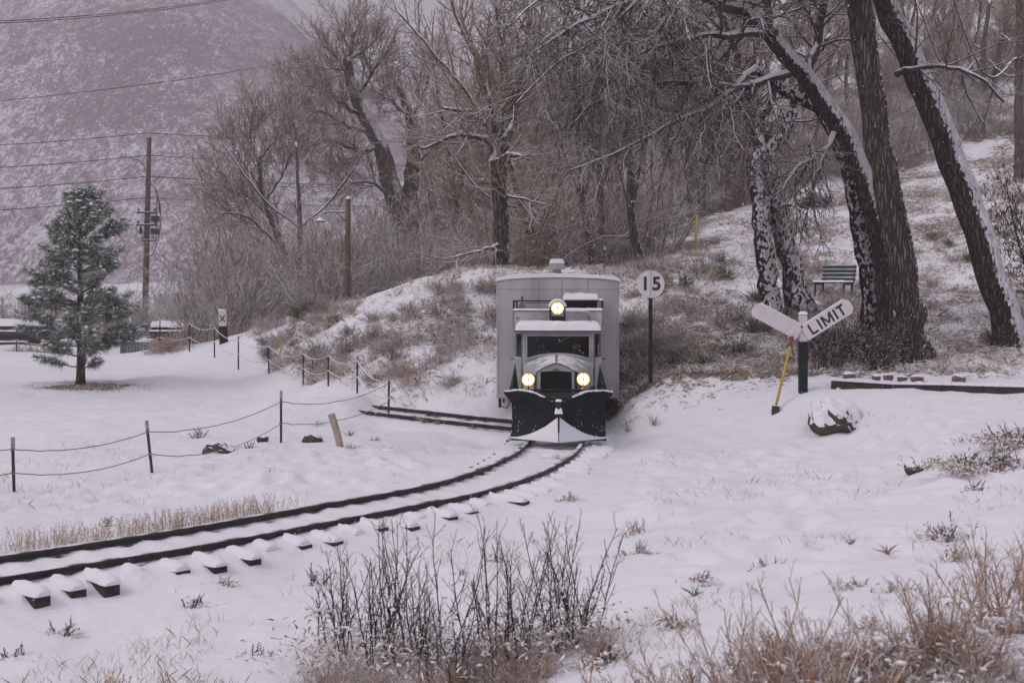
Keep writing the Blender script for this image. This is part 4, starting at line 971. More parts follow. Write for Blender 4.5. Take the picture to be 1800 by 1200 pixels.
# roof rack: front panel, rail, box, lamp
m = MB(); m.box(-0.915, 0.915, 3.16, 3.19, 1.98, 2.325)
rack = m.build('rack_panel', M['silver'], RC, bevel=0.006)
m = MB()
for x in (-0.905, 0.905): m.box(x - 0.008, x + 0.008, 3.150, 3.16, 1.985, 2.32)
m.box(-0.915, 0.915, 3.152, 3.159, 2.300, 2.322); m.lathe([(0.024, 0), (0.022, 0.01), (0, 0.012)], (-0.82, 3.16, 2.16), (0, -1, 0), 8)
m.build('rack_trim', M['cabdark'], rack)
snow_slab('panel_snow', -0.92, 0.92, 3.13, 3.3, 2.326, 0.035, rack, 8, 60, 6, 0.05, 0.6)
m = MB()
m.box(-0.92, 0.92, 3.30, 3.33, 2.495, 2.525)
for x, w in ((-0.90, 0.022), (-0.84, 0.018), (0.90, 0.022)): m.box(x - w, x + w, 3.332, 3.36, 2.0, 2.494)
m.box(-0.70, 0.2, 3.34, 3.36, 2.462, 2.475); m.tube([(-0.73, 3.34, 2.52), (-0.73, 3.34, 2.60)], 0.02, 6)
m.build('roof_rail', M['dark'], rack, bevel=0.004)
snow_slab('rail_snow', 0.83, 0.93, 3.28, 3.36, 2.526, 0.03, rack, 9, 8, 5, 0.03)
m = MB(); m.box(0.14, 0.80, 3.4, 3.84, 2.0, 2.535)
for z in np.arange(2.34, 2.52, 0.03): m.box(0.16, 0.78, 3.385, 3.402, z, z + 0.012)
cooler = m.build('roof_box', M['grille'], rack)
snow_slab('snow_cap', 0.10, 0.84, 3.36, 3.86, 2.536, 0.115, cooler, 10, 34, 12, 0.07, 0.3)
m = MB(); m.add([(-0.86, 3.5, 2.32), (-0.62, 3.5, 2.32), (-0.74, 3.6, 2.50), (-0.86, 3.75, 2.32), (-0.62, 3.75, 2.32)], [(0, 1, 2), (0, 2, 3), (1, 4, 2), (3, 2, 4), (0, 3, 4, 1)])
m.build('vent_cowl', M['cabdark'], rack)
m = MB(); m.tube(smooth_line([(0.15, 3.08, 2.30, .022), (0.45, 3.08, 2.305, .022), (0.62, 3.08, 2.28, .022), (0.69, 3.08, 2.20, .022), (0.705, 3.1, 2.09, .022)], 20)[:, :3], 0.022, 8); m.build('curved_pipe', M['silver'], rack, smooth=True)

def headlamp(c, r, hood, parent, nm='headlight'):
    x, y, z = c
    m = MB(); m.lathe([(0.0, 0.16), (r * 0.5, 0.15), (r * 0.9, 0.10), (r * 1.08, 0.02), (r * 1.08, -0.02), (r * 0.98, -0.03), (r * 0.96, -0.015)], (x, y, z), (0, 1, 0), 28)
    sh = m.build(nm, M['chrome'], parent, smooth=True)
    m = MB(); m.lathe([(r * 0.97, -0.012), (r * 0.8, -0.03), (r * 0.5, -0.042), (0, -0.048)], (x, y, z), (0, 1, 0), 28); m.build('lens', M['lamp'], sh, smooth=True)
    m = MB(); m.box(x - 0.006, x + 0.006, y - 0.062, y - 0.050, z - r, z + r); m.lathe([(0.0, -0.07), (0.02, -0.065), (0.024, -0.052), (0, -0.05)], (x, y, z), (0, 1, 0), 12); m.build('crossbar', M['chrome'], sh)
    m = MB(); m.lathe([(r * 0.58, -0.0475), (r * 0.3, -0.0505), (0, -0.0525)], (x, y, z), (0, 1, 0), 16); m.build('bulb', M['bulb'], sh, smooth=True)
    if hood:
        a = np.linspace(0.06 * math.pi, 0.94 * math.pi, 16)
        G = np.array([[(x + math.cos(t) * (r * 1.10 + h), yy, z + math.sin(t) * (r * 1.10 + h)) for t in a] for yy, h in ((y - 0.03, 0.0), (y - 0.025, 0.035), (y + 0.03, 0.05), (y + 0.1, 0.03), (y + 0.12, 0.0))])
        m = MB(); m.grid(G, flip=True); m.build('snow_cap', M['snow'], sh, smooth=True)
    return sh
x, z = gp(981.3, 541.5, 2.7)
lamp3 = headlamp((x, 2.72, z), 0.128, True, RC, 'roof_headlight')
m = MB()
for s in (-1, 1): m.box(x + s * 0.142 - 0.018, x + s * 0.142 + 0.018, 2.74, 2.77, z - 0.26, z + 0.02)
m.box(x - 0.12, x + 0.12, 2.80, 3.10, z - 0.28, z - 0.17)
m.build('bracket', M['dark'], lamp3)
for u, v in ((929.3, 667.5), (1026.2, 666.5)):
    x, z = gp(u, v, 1.25); h = headlamp((x, 1.3, z), 0.125, False, RC)
    m = MB(); m.tube([(x, 1.34, z - 0.12), (x, 1.4, z - 0.22), (x * 0.6, 1.45, z - 0.26)], 0.022, 6); m.build('lamp_stalk', M['dark'], h)

# bonnet and radiator
nY, nA = 16, 41
G = np.zeros((nY, nA, 3))
for i, t in enumerate(np.linspace(0, 1, nY)):
    e = t ** 1.5
    w = 0.375 + (0.69 - 0.375) * e; cz_ = 1.335 + (1.475 - 1.335) * t ** 0.8; sz = 1.19 + (1.235 - 1.19) * t
    for j, a in enumerate(np.linspace(-1, 1, nA)):
        if abs(a) <= 0.75:
            q = a / 0.75; G[i, j] = (w * q, 1.42 + t * 1.08, sz + (cz_ - sz) * (1 - abs(q) ** 2.1))
        else:
            q = (abs(a) - 0.75) / 0.25; G[i, j] = (math.copysign(w, a), 1.42 + t * 1.08, sz - q * (sz - 0.72))
m = MB(); m.grid(G); bonnet = m.build('bonnet', M['cab'], RC, smooth=True)
m = MB()
for s in (-1, 1):
    for k in range(9):
        y = 1.55 + k * 0.07; m.box(min(s * 0.40, s * 0.47), max(s * 0.40, s * 0.47), y, y + 0.012, 0.85, 1.12)
m.build('louvre', M['cabdark'], bonnet)
def radp(u, v): return gp(u, v, 1.3)
outer = [radp(943, 690), radp(943.5, 654), radp(958, 645), radp(972, 639.5), radp(978.5, 638.2), radp(985, 639.5), radp(998, 644.5), radp(1011, 653.5), radp(1011.5, 690)]
inner = [radp(951, 688), radp(951, 653.5), radp(966, 652.5), radp(974, 652), radp(978.5, 652), radp(983, 652), radp(991, 652.5), radp(1006, 653.5), radp(1006, 688)]
m = MB()
for i in range(len(outer) - 1):
    v = [outer[i], outer[i + 1], inner[i + 1], inner[i]]
    m.add([(a, 1.30, b) for a, b in v] + [(a, 1.42, b) for a, b in v], [(0, 1, 2, 3), (7, 6, 5, 4), (0, 4, 5, 1), (3, 2, 6, 7)])
rad = m.build('radiator', M['cab'], RC, bevel=0.006)
m = MB(); m.tube([(a, 1.30, b) for a, b in outer], 0.013, 6); m.build('shell_edge', M['cabdark'], rad, smooth=True)
m = MB(); m.tube([(a, 1.33, b + 0.012) for a, b in outer[1:-1]], 0.014, 6); m.build('edge_snow', M['snow'], rad, smooth=True)
x0, zt = inner[1]; x1 = inner[-2][0]; zb2 = inner[0][1]
m = MB(); m.box(x0, x1, 1.36, 1.40, zb2 - 0.1, zt + 0.01); core = m.build('grille', M['grille'], rad)
m = MB()
for k in range(17): xx = x0 + (x1 - x0) * (k + 0.5) / 17; m.box(xx - 0.004, xx + 0.004, 1.345, 1.359, zb2 - 0.1, zt)
m.build('shutter', M['dark'], rad)
c = radp(978.5, 646); m = MB(); m.box(c[0] - 0.055, c[0] + 0.055, 1.285, 1.299, c[1] - 0.012 - 0.03, c[1] + 0.004 - 0.03); m.build('nameplate', M['dark'], rad, bevel=0.004)
x, z = radp(979, 638)
m = MB(); m.lathe([(0.03, 0), (0.035, 0.02), (0.022, 0.03), (0.018, 0.055), (0.035, 0.062), (0.035, 0.075), (0.012, 0.08), (0.012, 0.095)], (x, 1.35, z), (0, 0, 1), 14)
m.lathe([(0.0, -0.02), (0.03, -0.018), (0.034, 0), (0.03, 0.018), (0, 0.02)], (x, 1.35, z + 0.125), (0, -1, 0), 16)
m.build('radiator_cap', M['chrome'], rad, smooth=True)
x, z = radp(1026, 684)
m = MB(); m.lathe([(0.0, 0.1), (0.04, 0.09), (0.062, 0.02), (0.062, 0)], (x, 1.2, z), (0, 1, 0), 16); m.lathe([(0.06, 0.005), (0.04, -0.02), (0, -0.03)], (x, 1.2, z), (0, 1, 0), 16); m.build('fog_lamp', M['chrome'], RC, smooth=True)
m = MB(); m.box(-0.62, 0.62, 1.12, 1.2, 0.86, 0.90); m.lathe([(0.05, 0), (0.05, 0.06), (0, 0.07)], (0.62, 1.18, 0.92), (0.5, -1, 0), 10); m.build('bumper_bar', M['dark'], RC, bevel=0.006)

# green cloth flags at both sides
for s, uv in ((-1, [(906, 643), (914, 690), (895, 690)]), (1, [(1056, 643), (1048, 694), (1073, 704)])):
    P = [gp(u, v, 1.9) for u, v in uv]; ap = P[0]
    G = []
    for q in np.linspace(0, 1, 9):
        row = []
        for w in np.linspace(0, 1, 9):
            bx = P[1][0] + (P[2][0] - P[1][0]) * w; bz = P[1][1] + (P[2][1] - P[1][1]) * w
            row.append((ap[0] + (bx - ap[0]) * q, 1.9 + 0.05 * q * math.sin(w * 9 + s) - s * 0.0 + 0.04 * q * w, ap[1] + (bz - ap[1]) * q))
        G.append(row)
    m = MB(); m.grid(G); fl = m.build('flag', M['flag'], RC, smooth=True, solid=0.006)
    m = MB(); m.tube([(ap[0], 1.9, ap[1] + 0.03), (P[1][0], 1.9, P[1][1] - 0.15)], 0.012, 6); m.build('flag_staff', M['dark'], fl)

# plow
def rowy(u, v): return gp(u, v, 0.45)
def plow_wing(s, top, inner_low, bottom_out):
    """one curved blade. top: outer top corner; rises and flares forward over its width"""
    nT, nW = 26, 18; G = np.zeros((nT, nW, 3))
    for i, t in enumerate(np.linspace(0, 1, nT)):        # t: centre -> outer edge
        zl = 0.06
        zt = 0.77 + 0.16 * sstep(t, 0.0, 0.6) - 0.03 * sstep(t, 0.75, 1.0)
        for j, w in enumerate(np.linspace(0, 1, nW)):    # w: bottom -> top
            flare_ = 0.125 * sstep(w, 0.68, 1.0) ** 1.3 - 0.02 * math.sin(w * 3.1)
            x = s * (0.012 + t * (0.855 + flare_))
            y = 0.02 + t * 0.62 + 0.20 * math.sin(w * math.pi * 0.85) * (0.35 + 0.65 * t) - 0.16 * sstep(w, 0.7, 1.0) * t
            G[i, j] = (x, y, zl + (zt - zl) * w)
    return G
for s in (-1, 1):
    G = plow_wing(s, 0, 0, 0)
    m = MB(); m.grid(G); w_ = m.build('plow_blade', M['plow'], RC, smooth=True, solid=0.02)
    T = G[:, -1]; T2 = T.copy(); T2[:, 2] += 0.012 + 0.012 * fbm(T[:, 0] * 3 + s, T[:, 1], 0.3)
    m = MB(); m.tube(T2[6:], np.clip(0.018 + 0.012 * fbm(T2[6:, 0] * 5, T2[6:, 1] + s, 0.25), 0.008, 0.05), 7); m.build('edge_snow', M['snow'], w_, smooth=True)
    O = G[-1]; m = MB(); m.tube(O, 0.016, 6); m.build('blade_rim', M['plow'], w_, smooth=True)
    # snow packed against the foot of the blade
    nT, nW = 26, 10; S = np.zeros((nT, nW, 3))
    for i, t in enumerate(np.linspace(0, 1, nT)):
        hgt = 0.075 + 0.42 * (1 - t) ** 1.9 + 0.012 * fbm(np.array([t * 6.0 + s]), np.array([1.0]), 0.6)[0]
        for j, w in enumerate(np.linspace(0, 1, nW)):
            z = 0.045 + (hgt - 0.045) * w
            wz = np.clip((z - 0.06) / 0.8, 0, 1); k = np.interp(wz * 17, np.arange(18), G[i, :, 1])
            S[i, j] = (s * (0.008 + t * (0.865)), k - 0.05 * (1 - w) ** 0.8 - 0.014 - 0.02 * math.sin(w * 3.1), z)
    m = MB(); m.grid(S); m.build('packed_snow', M['snow'], w_, smooth=True)
m = MB(); m.box(-0.88, 0.88, 0.62, 0.70, 0.0, 0.06); m.tube([(0, 0.0, 0.05), (0, 0.012, 0.62)], 0.018, 8); m.box(-0.10, 0.10, 0.25, 1.0, 0.50, 0.62)
m.build('plow_nose', M['plow'], RC, bevel=0.006)
m = MB(); m.box(-0.5, 0.5, 0.7, 1.0, 0.35, 0.85); m.box(-0.35, 0.35, 0.5, 0.9, 0.55, 0.82); m.build('plow_frame', M['dark'], RC, bevel=0.02)
m = MB(); m.box(-0.045, 0.045, -0.06, 0.16, 0.66, 0.78); m.lathe([(0.05, 0), (0.05, 0.12), (0.03, 0.13), (0, 0.13)], (0, -0.02, 0.60), (0, 0, 1), 12); m.box(-0.07, 0.07, -0.02, 0.1, 0.50, 0.58)
cp = m.build('coupler', M['dark'], RC, bevel=0.01)
snow_slab('snow_cap', -0.06, 0.06, -0.05, 0.12, 0.785, 0.03, cp, 2, 8, 8, 0.03); snow_slab('snow_cap', -0.075, 0.075, -0.08, 0.08, 0.565, 0.10, cp, 4, 9, 9, 0.05, 0.6)

# ---- the two people in the cab
def person(x, y, z, jacket, label, yaw=0.0, hat=False):
    R = Matrix.Rotation(yaw, 3, 'Z')
    me = bpy.data.meshes.new('person')
    pts = [(0, 0, 0), (0, .0, .22), (0, 0, .42), (0, -.01, .50), (0, -.02, .58), (0, -.035, .67), (.10, 0, .42), (.19, 0, .40), (.24, -.08, .18), (.17, -.30, .14), (.13, -.38, .15), (-.10, 0, .42), (-.19, 0, .40), (-.24, -.08, .18), (-.17, -.30, .14), (-.13, -.38, .15)]
    ed = [(0, 1), (1, 2), (2, 3), (3, 4), (4, 5), (2, 6), (6, 7), (7, 8), (8, 9), (9, 10), (2, 11), (11, 12), (12, 13), (13, 14), (14, 15)]
    rad_ = [.17, .17, .13, .055, .075, .07, .08, .07, .052, .042, .035, .08, .07, .052, .042, .035]
    me.from_pydata([tuple(R @ Vector(p)) for p in pts], ed, [])
    o = bpy.data.objects.new('person', me); link(o); o.location = (x, y, z)
    o.modifiers.new('skin', 'SKIN'); s_ = o.modifiers.new('sub', 'SUBSURF'); s_.levels = 2; s_.render_levels = 2
    for i, r in enumerate(rad_): me.skin_vertices[0].data[i].radius = (r, r * (0.75 if i < 3 else 1))
    me.skin_vertices[0].data[0].use_root = True
    me.materials.append(M['skin'])
    tag(o, label, 'person')
    # jacket over trunk and arms
    j2 = bpy.data.meshes.new('jacket'); keep = [0, 1, 2, 6, 7, 8, 9, 11, 12, 13, 14]; mp = {k: i for i, k in enumerate(keep)}
    j2.from_pydata([tuple(R @ Vector(pts[k])) for k in keep], [(mp[a], mp[b]) for a, b in ed if a in mp and b in mp], [])
    jo = bpy.data.objects.new('jacket', j2); link(jo); jo.parent = o; j2.materials.append(jacket)
    jo.modifiers.new('skin', 'SKIN'); s_ = jo.modifiers.new('sub', 'SUBSURF'); s_.levels = 2; s_.render_levels = 2
    for k in keep: j2.skin_vertices[0].data[mp[k]].radius = (rad_[k] + .022, (rad_[k] + .022) * (0.78 if k < 3 else 1))
    j2.skin_vertices[0].data[0].use_root = True
    def part(nm, prof, off, ax, mat_, k=12):
        q = MB(); q.lathe(prof, tuple(R @ Vector(off)), tuple(R @ Vector(ax)), k); q.build(nm, mat_, o, smooth=True)
    part('hair', [(0.088, 0), (0.092, 0.03), (0.08, 0.075), (0.045, 0.105), (0, 0.112)], (0, 0.012, .635), (0, 0.25, 1), jacket if hat else M['hair'])
    part('nose', [(0.016, 0), (0.012, 0.012), (0.004, 0.028), (0, 0.03)], (0, -.095, .60), (0, -1, -0.25), M['skin'], 8)
    for sx in (-1, 1):
        part('eye', [(0.011, 0), (0.008, 0.006), (0, 0.008)], (sx * .03, -.098, .635), (0, -1, 0), M['black'], 8)
        part('ear', [(0.0, -0.008), (0.026, 0), (0.0, 0.008)], (sx * .083, -.01, .615), (1, 0, 0), M['skin'], 8)
    q = MB(); q.tube([R @ Vector((-.025, -.094, .565)), R @ Vector((0, -.1, .562)), R @ Vector((.025, -.094, .565))], 0.005, 5); q.build('mouth', M['red'], o)
    for sx in (-1, 1):
        q = MB()
        for f in range(4):
            bx = sx * (.115 + f * .016); ln = [.07, .078, .074, .06][f]
            q.tube([R @ Vector((bx, -.40, .165)), R @ Vector((bx, -.40 - ln * .5, .175)), R @ Vector((bx, -.40 - ln * .75, .15)), R @ Vector((bx, -.40 - ln * .6, .125))], 0.0085, 6)
        q.tube([R @ Vector((sx * .105, -.385, .155)), R @ Vector((sx * .085, -.41, .165)), R @ Vector((sx * .082, -.44, .155))], 0.0095, 6)
        q.build('hand', M['skin'], o, smooth=True)
    return o
def rcw(x, y): 
    c, s = math.cos(-0.030), math.sin(-0.030); return 0.837 + c * x - s * y, 24.5 + s * x + c * y
px_, py_ = rcw(0.36, 3.22); person(px_, py_, 1.0, M['jacket'], 'person in a brown jacket at the controls behind the right of the windscreen', 0.15)
px_, py_ = rcw(-0.34, 3.35); person(px_, py_, 0.98, M['jacket2'], 'person in a dark coat and cap sitting behind the left of the windscreen', -0.2, True)
# ---------------------------------------------------------------- text
def text_mesh(s, size, off=0.0, extr=0.003, spacing=1.0):
    c = bpy.data.curves.new('lettering', 'FONT'); c.body = s; c.size = size; c.extrude = extr; c.offset = off
    c.align_x = 'CENTER'; c.align_y = 'CENTER'; c.space_character = spacing
    o = bpy.data.objects.new('lettering', c); link(o)
    me = bpy.data.meshes.new_from_object(o.evaluated_get(bpy.context.evaluated_depsgraph_get())); me.name = 'lettering'
    bpy.data.objects.remove(o); me.materials.clear(); me.materials.append(M['black']); return me
def lettering(me, parent, loc, tilt=0.0, sc=(1, 1)):
    o = bpy.data.objects.new('lettering', me); link(o); o.parent = parent
    for v in me.vertices: v.co.x *= sc[0]; v.co.y *= sc[1]
    o.matrix_local = Matrix.Translation(loc) @ Matrix.Rotation(tilt, 4, 'Y') @ Matrix.Rotation(math.radians(90), 4, 'X'); return o

# ---------------------------------------------------------------- speed sign
b = base(1143.5, 0, 28.0, 0.2); k = F / 28.0
t = empty('speed_sign', tuple(b), 0, 'round white sign reading 15 on a thin black post beside the railcar', 'sign')
zc15 = CZ - (499.5 - HZ) / k - b[2]
m = MB(); m.box(-0.038, 0.038, -0.03, 0.03, 0, zc15 - 0.2); m.build('post', M['black_paint'], t, bevel=0.004)
m = MB(); m.lathe([(0, -0.012), (0.278, -0.012), (0.283, -0.006), (0.283, 0.006), (0.278, 0.012), (0, 0.012)], (0, -0.05, zc15), (0, -1, 0), 64)
disc = m.build('disc', M['white_paint'], t)
m = MB(); m.box(-0.004, 0.004, -0.0655, -0.0621, zc15 - 0.27, zc15 + 0.27); m.build('joint', M['cabdark'], disc)
m = MB(); m.box(-0.022, 0.022, -0.028, 0.03, zc15 - 0.2, zc15 + 0.26); m.build('bracket', M['black_paint'], t)
lettering(text_mesh('1', 0.38, 0.011), disc, (-0.115, -0.066, zc15 + 0.0), 0, (0.95, 1)); lettering(text_mesh('5', 0.38, 0.011), disc, (0.115, -0.066, zc15 + 0.0), 0, (1, 1))

# ---------------------------------------------------------------- limit sign
b = base(1411.5, 0, 25.8, 0.2); k = F / 25.8
t = empty('limit_sign', tuple(b), 0, 'white two armed sign reading LIMIT on a stout black post by the planter', 'sign')
def LP(u, v): return ((u - 1411.5) / k, CZ - (v - HZ) / k - b[2])
zt = LP(0, 600)[1]; zu = LP(0, 552)[1]
m = MB(); m.box(-0.078, 0.078, -0.078, 0.078, 0, zt); m.build('post', M['black_paint'], t, bevel=0.012)
m = MB(); m.box(-0.072, 0.072, -0.07, 0.07, zt, zu - 0.03); m.lathe([(0.0, 0.05), (0.05, 0.035), (0.075, 0.0), (0.078, -0.02)], (0, 0, zu - 0.02), (0, 0, 1), 12)
top = m.build('post_top', M['white_paint'], t, bevel=0.01)
snow_slab('snow_cap', -0.085, 0.085, -0.085, 0.085, zu + 0.0, 0.05, top, 6, 10, 10, 0.06)
def arm(p0, p1, w, nm, y):
    a = np.array(p0); c = np.array(p1); L = np.linalg.norm(c - a); ux = (c - a) / L; uz = np.array([-ux[1], ux[0]]); 
    if uz[1] < 0: uz = -uz
    h = w / 2; pr = [(0, -h), (L - 0.07, -h), (L, -h + 0.08), (L, h - 0.08), (L - 0.07, h), (0, h)]
    q = MB(); q.prism([tuple(a + ux * s + uz * r) for s, r in pr], y, y + 0.028)
    o = q.build(nm, M['white_paint'], t, bevel=0.004)
    e = MB()
    P = [a + ux * s + uz * (h + 0.006) for s in np.linspace(0.03, L - 0.08, 14)]
    e.tube([(p_[0], y + 0.014, p_[1]) for p_ in P], 0.016, 6); e.build('edge_snow', M['snow'], o, smooth=True)
    return o, a, ux, L
arm(LP(1404, 585), LP(1322, 541), 0.29, 'arm', -0.112)
o, a, ux, L = arm(LP(1412, 586), LP(1494, 534), 0.30, 'arm', -0.112)
o.data.flip_normals() if False else None
ang = math.atan2(ux[1], ux[0]); mid = a + ux * (L * 0.50)
# painted letters, stroke by stroke
uy = np.array([-ux[1], ux[0]]); uy = uy if uy[1] > 0 else -uy
lt = MB(); hh, sw = 0.21, 0.041
def stroke(p, q, w=sw, off=0.0):
    p = np.array(p, float); q = np.array(q, float); d = (q - p) / np.linalg.norm(q - p); n_ = np.array([-d[1], d[0]]) * w / 2
    c4 = [p - n_, q - n_, q + n_, p + n_]; c4 = [mid + ux * c_[0] + uy * c_[1] for c_ in c4]
    v = [(c_[0], -0.1142 - off, c_[1]) for c_ in c4] + [(c_[0], -0.1121, c_[1]) for c_ in c4]
    lt.add(v, [(0, 1, 2, 3), (7, 6, 5, 4), (0, 4, 5, 1), (1, 5, 6, 2), (2, 6, 7, 3), (3, 7, 4, 0)])
h2 = hh / 2; X0 = -0.385
stroke((X0, -h2), (X0, h2)); stroke((X0 + 0.017, -h2 + 0.017), (X0 + 0.125, -h2 + 0.017), off=0.0006)
stroke((X0 + 0.20, -h2), (X0 + 0.20, h2))
stroke((X0 + 0.285, -h2), (X0 + 0.285, h2)); stroke((X0 + 0.465, -h2), (X0 + 0.465, h2)); stroke((X0 + 0.292, h2 - 0.008), (X0 + 0.375, -h2 + 0.03), 0.038, 0.0006); stroke((X0 + 0.458, h2 - 0.008), (X0 + 0.375, -h2 + 0.03), 0.038, 0.0012)
stroke((X0 + 0.55, -h2), (X0 + 0.55, h2))
stroke((X0 + 0.68, -h2), (X0 + 0.68, h2 - 0.034)); stroke((X0 + 0.605, h2 - 0.017), (X0 + 0.755, h2 - 0.017), off=0.0006)
lt.build('lettering', M['black'], o)
m = MB()
for s in (-0.06, 0.07): m.lathe([(0.014, 0), (0.012, 0.008), (0, 0.01)], (s, -0.113, zu - 0.22), (0, -1, 0), 8)
m.build('bolt', M['cabdark'], t)

# ---------------------------------------------------------------- guy wire marker and other yellow markers
b = base(1363, 0, 25.4, 0.02)
t = empty('marker_rod', tuple(b), 0, 'leaning yellow rod with red tip standing in a dark block under the sign', 'marker')
k = F / 25.4
p0 = np.array([0.0, 0, 0.10]); p1 = np.array([(1399 - 1364) / k, 0.25, CZ - (592 - HZ) / k - b[2]]); q_ = p0 + (p1 - p0) * 0.86
m = MB(); m.tube([p0, q_], 0.026, 8); m.build('rod', M['yellow'], t, smooth=True)
m = MB(); m.tube([q_, p1], 0.026, 8); m.build('tip', M['red'], t, smooth=True)
m = MB(); m.box(-0.07, 0.06, -0.06, 0.06, -0.05, 0.15, np.array(Matrix.Rotation(0.1, 3, 'Y'))); m.build('foot_block', M['timber'], t, bevel=0.012)
b = base(1224, 0, 52, 0.05); k = F / 52.
t = empty('marker_rod', tuple(b), 0, 'thin upright yellow rod among the brush high on the slope', 'marker')
m = MB(); m.tube([(0, 0, 0), (-0.01, 0, 0.7), (0.03, 0, 1.45)], 0.045, 8); m.build('rod', M['yellow'], t, smooth=True)
m = MB(); m.tube([(0.0, 0, -0.1), (0.0, 0, 0.05)], 0.055, 8); m.build('collar', M['timber'], t)
b = base(483, 0, 42.0, 0.03); k = F / 42.
t = empty('marker_rod', tuple(b), 0, 'pale yellow rod leaning right at the far left foot of the bank', 'marker')
m = MB(); m.tube([(0, 0, 0), (0.22, 0.2, 0.86)], 0.035, 8); m.build('rod', M['yellow'], t, smooth=True)

# ---------------------------------------------------------------- crossing marker post with an x
b = base(394, 0, 47.0, 0.2); k = F / 47.0
zt = CZ - (545 - HZ) / k - b[2]
t = empty('marker_post', tuple(b), 0, 'black post with a white top marked X among the brush by the fence', 'marker post')
R = np.array(Matrix.Rotation(-0.045, 3, 'Y'))
m = MB(); m.box(-0.14, 0.14, -0.08, 0.08, 0, zt - 0.55, R); m.build('post', M['black_paint'], t, bevel=0.012)
m = MB(); m.box(-0.125, 0.125, -0.075, 0.075, zt - 0.55, zt, R); tp = m.build('post_top', M['white_paint'], t, bevel=0.012)
snow_slab('snow_cap', -0.21 , 0.03, -0.08, 0.08, zt - 0.005, 0.04, tp, 6, 10, 8, 0.05)
m = MB()
for s in (-1, 1):
    c0 = np.array([-0.0, -0.081, zt - 0.29]); d = np.array([s * 0.09, 0, 0.11]); n_ = np.array([0.11, 0, -s * 0.09]) * 0.13
    y_ = -0.078 - (0.003 if s > 0 else 0)
    v = [c0 - d - n_, c0 + d - n_, c0 + d + n_, c0 - d + n_]; v = [np.array([p_[0], y_, p_[2]]) for p_ in v]
    v2 = [p_ + np.array([0, -0.004, 0]) for p_ in v]
    m.add([tuple(R @ p_) for p_ in v2 + v], [(0, 1, 2, 3), (7, 6, 5, 4), (0, 4, 5, 1), (1, 5, 6, 2), (2, 6, 7, 3), (3, 7, 4, 0)])
m.build('lettering', M['black'], tp)

# ---------------------------------------------------------------- rope fence on steel posts
FP = [(-75, 19.4, 1.02, 0), (25, 20.0, 0.86, -0.03), (268, 22.2, 0.90, -0.11), (494, 26.4, 1.04, 0), (683, 30.2, 1.0, 0.01)]
FP2 = [(683, 30.2, 1.0, 0.01), (628, 33.5, 0.98, 0), (577, 36, 1.0, 0), (533, 38.2, 1.02, 0), (473, 40.8, 1.02, -0.03), (419, 43.0, 1.08, 0), (377, 45, 1.15, 0), (333, 47.5, 1.2, 0), (281, 49.5, 1.15, 0), (217, 51, 1.1, 0), (120, 52, 1.1, 0), (29, 53, 1.1, 0), (-60, 53.5, 1.1, 0)]
fence = empty('rope_fence', (0, 0, 0), 0, 'long fence of thin black steel posts strung with two sagging ropes round the snowy field', 'fence')
def tpost(u, d, h, lean):
    b = base(u, 0, d, 0.05)
    R = np.array(Matrix.Rotation(lean, 3, 'Y')); r = 0.022
    m = MB(); m.box(-r, r, -0.006, 0.006, 0, h, R, b); m.box(-0.005, 0.005, 0.006, 0.03, 0, h, R, b)
    for z in np.arange(0.25, h - 0.1, 0.055): m.box(-0.006, 0.006, -0.012, -0.006, z, z + 0.018, R, b)
    o = m.build('post', M['tpost'], fence)
    m = MB(); m.box(-r - .002, r + .002, -0.009, 0.033, h - 0.17, h + 0.003, R, b); m.build('post_top', M['tpost_top'], o)
    return b, R, h
def strings(rows, frac, mat_, sag):
    P = []
    for u, d, h, lean in rows:
        b = base(u, 0, d, 0.05); R = np.array(Matrix.Rotation(lean, 3, 'Y')); P.append(b + R @ np.array([0, -0.014, h * frac]))
    for i in range(len(P) - 1):
        t = np.linspace(0, 1, 22)[:, None]; s = sag * np.linalg.norm(P[i + 1] - P[i]) * random.uniform(0.8, 1.2)
        L = P[i] * (1 - t) + P[i + 1] * t; L[:, 2] -= (4 * t * (1 - t))[:, 0] * s
        L[1:-1, 2] += 0.004 * np.random.default_rng(i).normal(size=20)
        m = MB(); m.tube(L, 0.0085 if mat_ is M['rope'] else 0.012, 6); m.lathe([(0.026, -0.02), (0.03, 0), (0.026, 0.02)], tuple(P[i]), (0, 0, 1), 8); m.build('rope', mat_, fence, smooth=True)
        
for r_ in FP: tpost(*r_)
for r_ in FP2[1:]: tpost(*r_)
for fr_ in (0.80, 0.40):
    strings(FP, fr_, M['rope'], 0.045); strings(FP2, fr_ + 0.08, M['rope_snow'], 0.05)

# weathered stub post
b = base(600, 0, 25.6, 0.1)
t = empty('stub_post', tuple(b), 0, 'pale weathered round stub leaning left in the snow beside the track', 'post')
R = np.array(Matrix.Rotation(-0.24, 3, 'Y'))
L = np.array([(0.012 * math.sin(z * 5), 0, z) for z in np.linspace(0, 0.76, 9)]) @ R.T
m = MB(); m.tube(L, 0.068, 14, caps=False); m.build('post', M['stub'], t, smooth=True)
m = MB(); m.tube(L[-2:] - R @ np.array([0, 0, 0.012]), 0.06, 14); m.build('hollow_end', M['timber'], t)

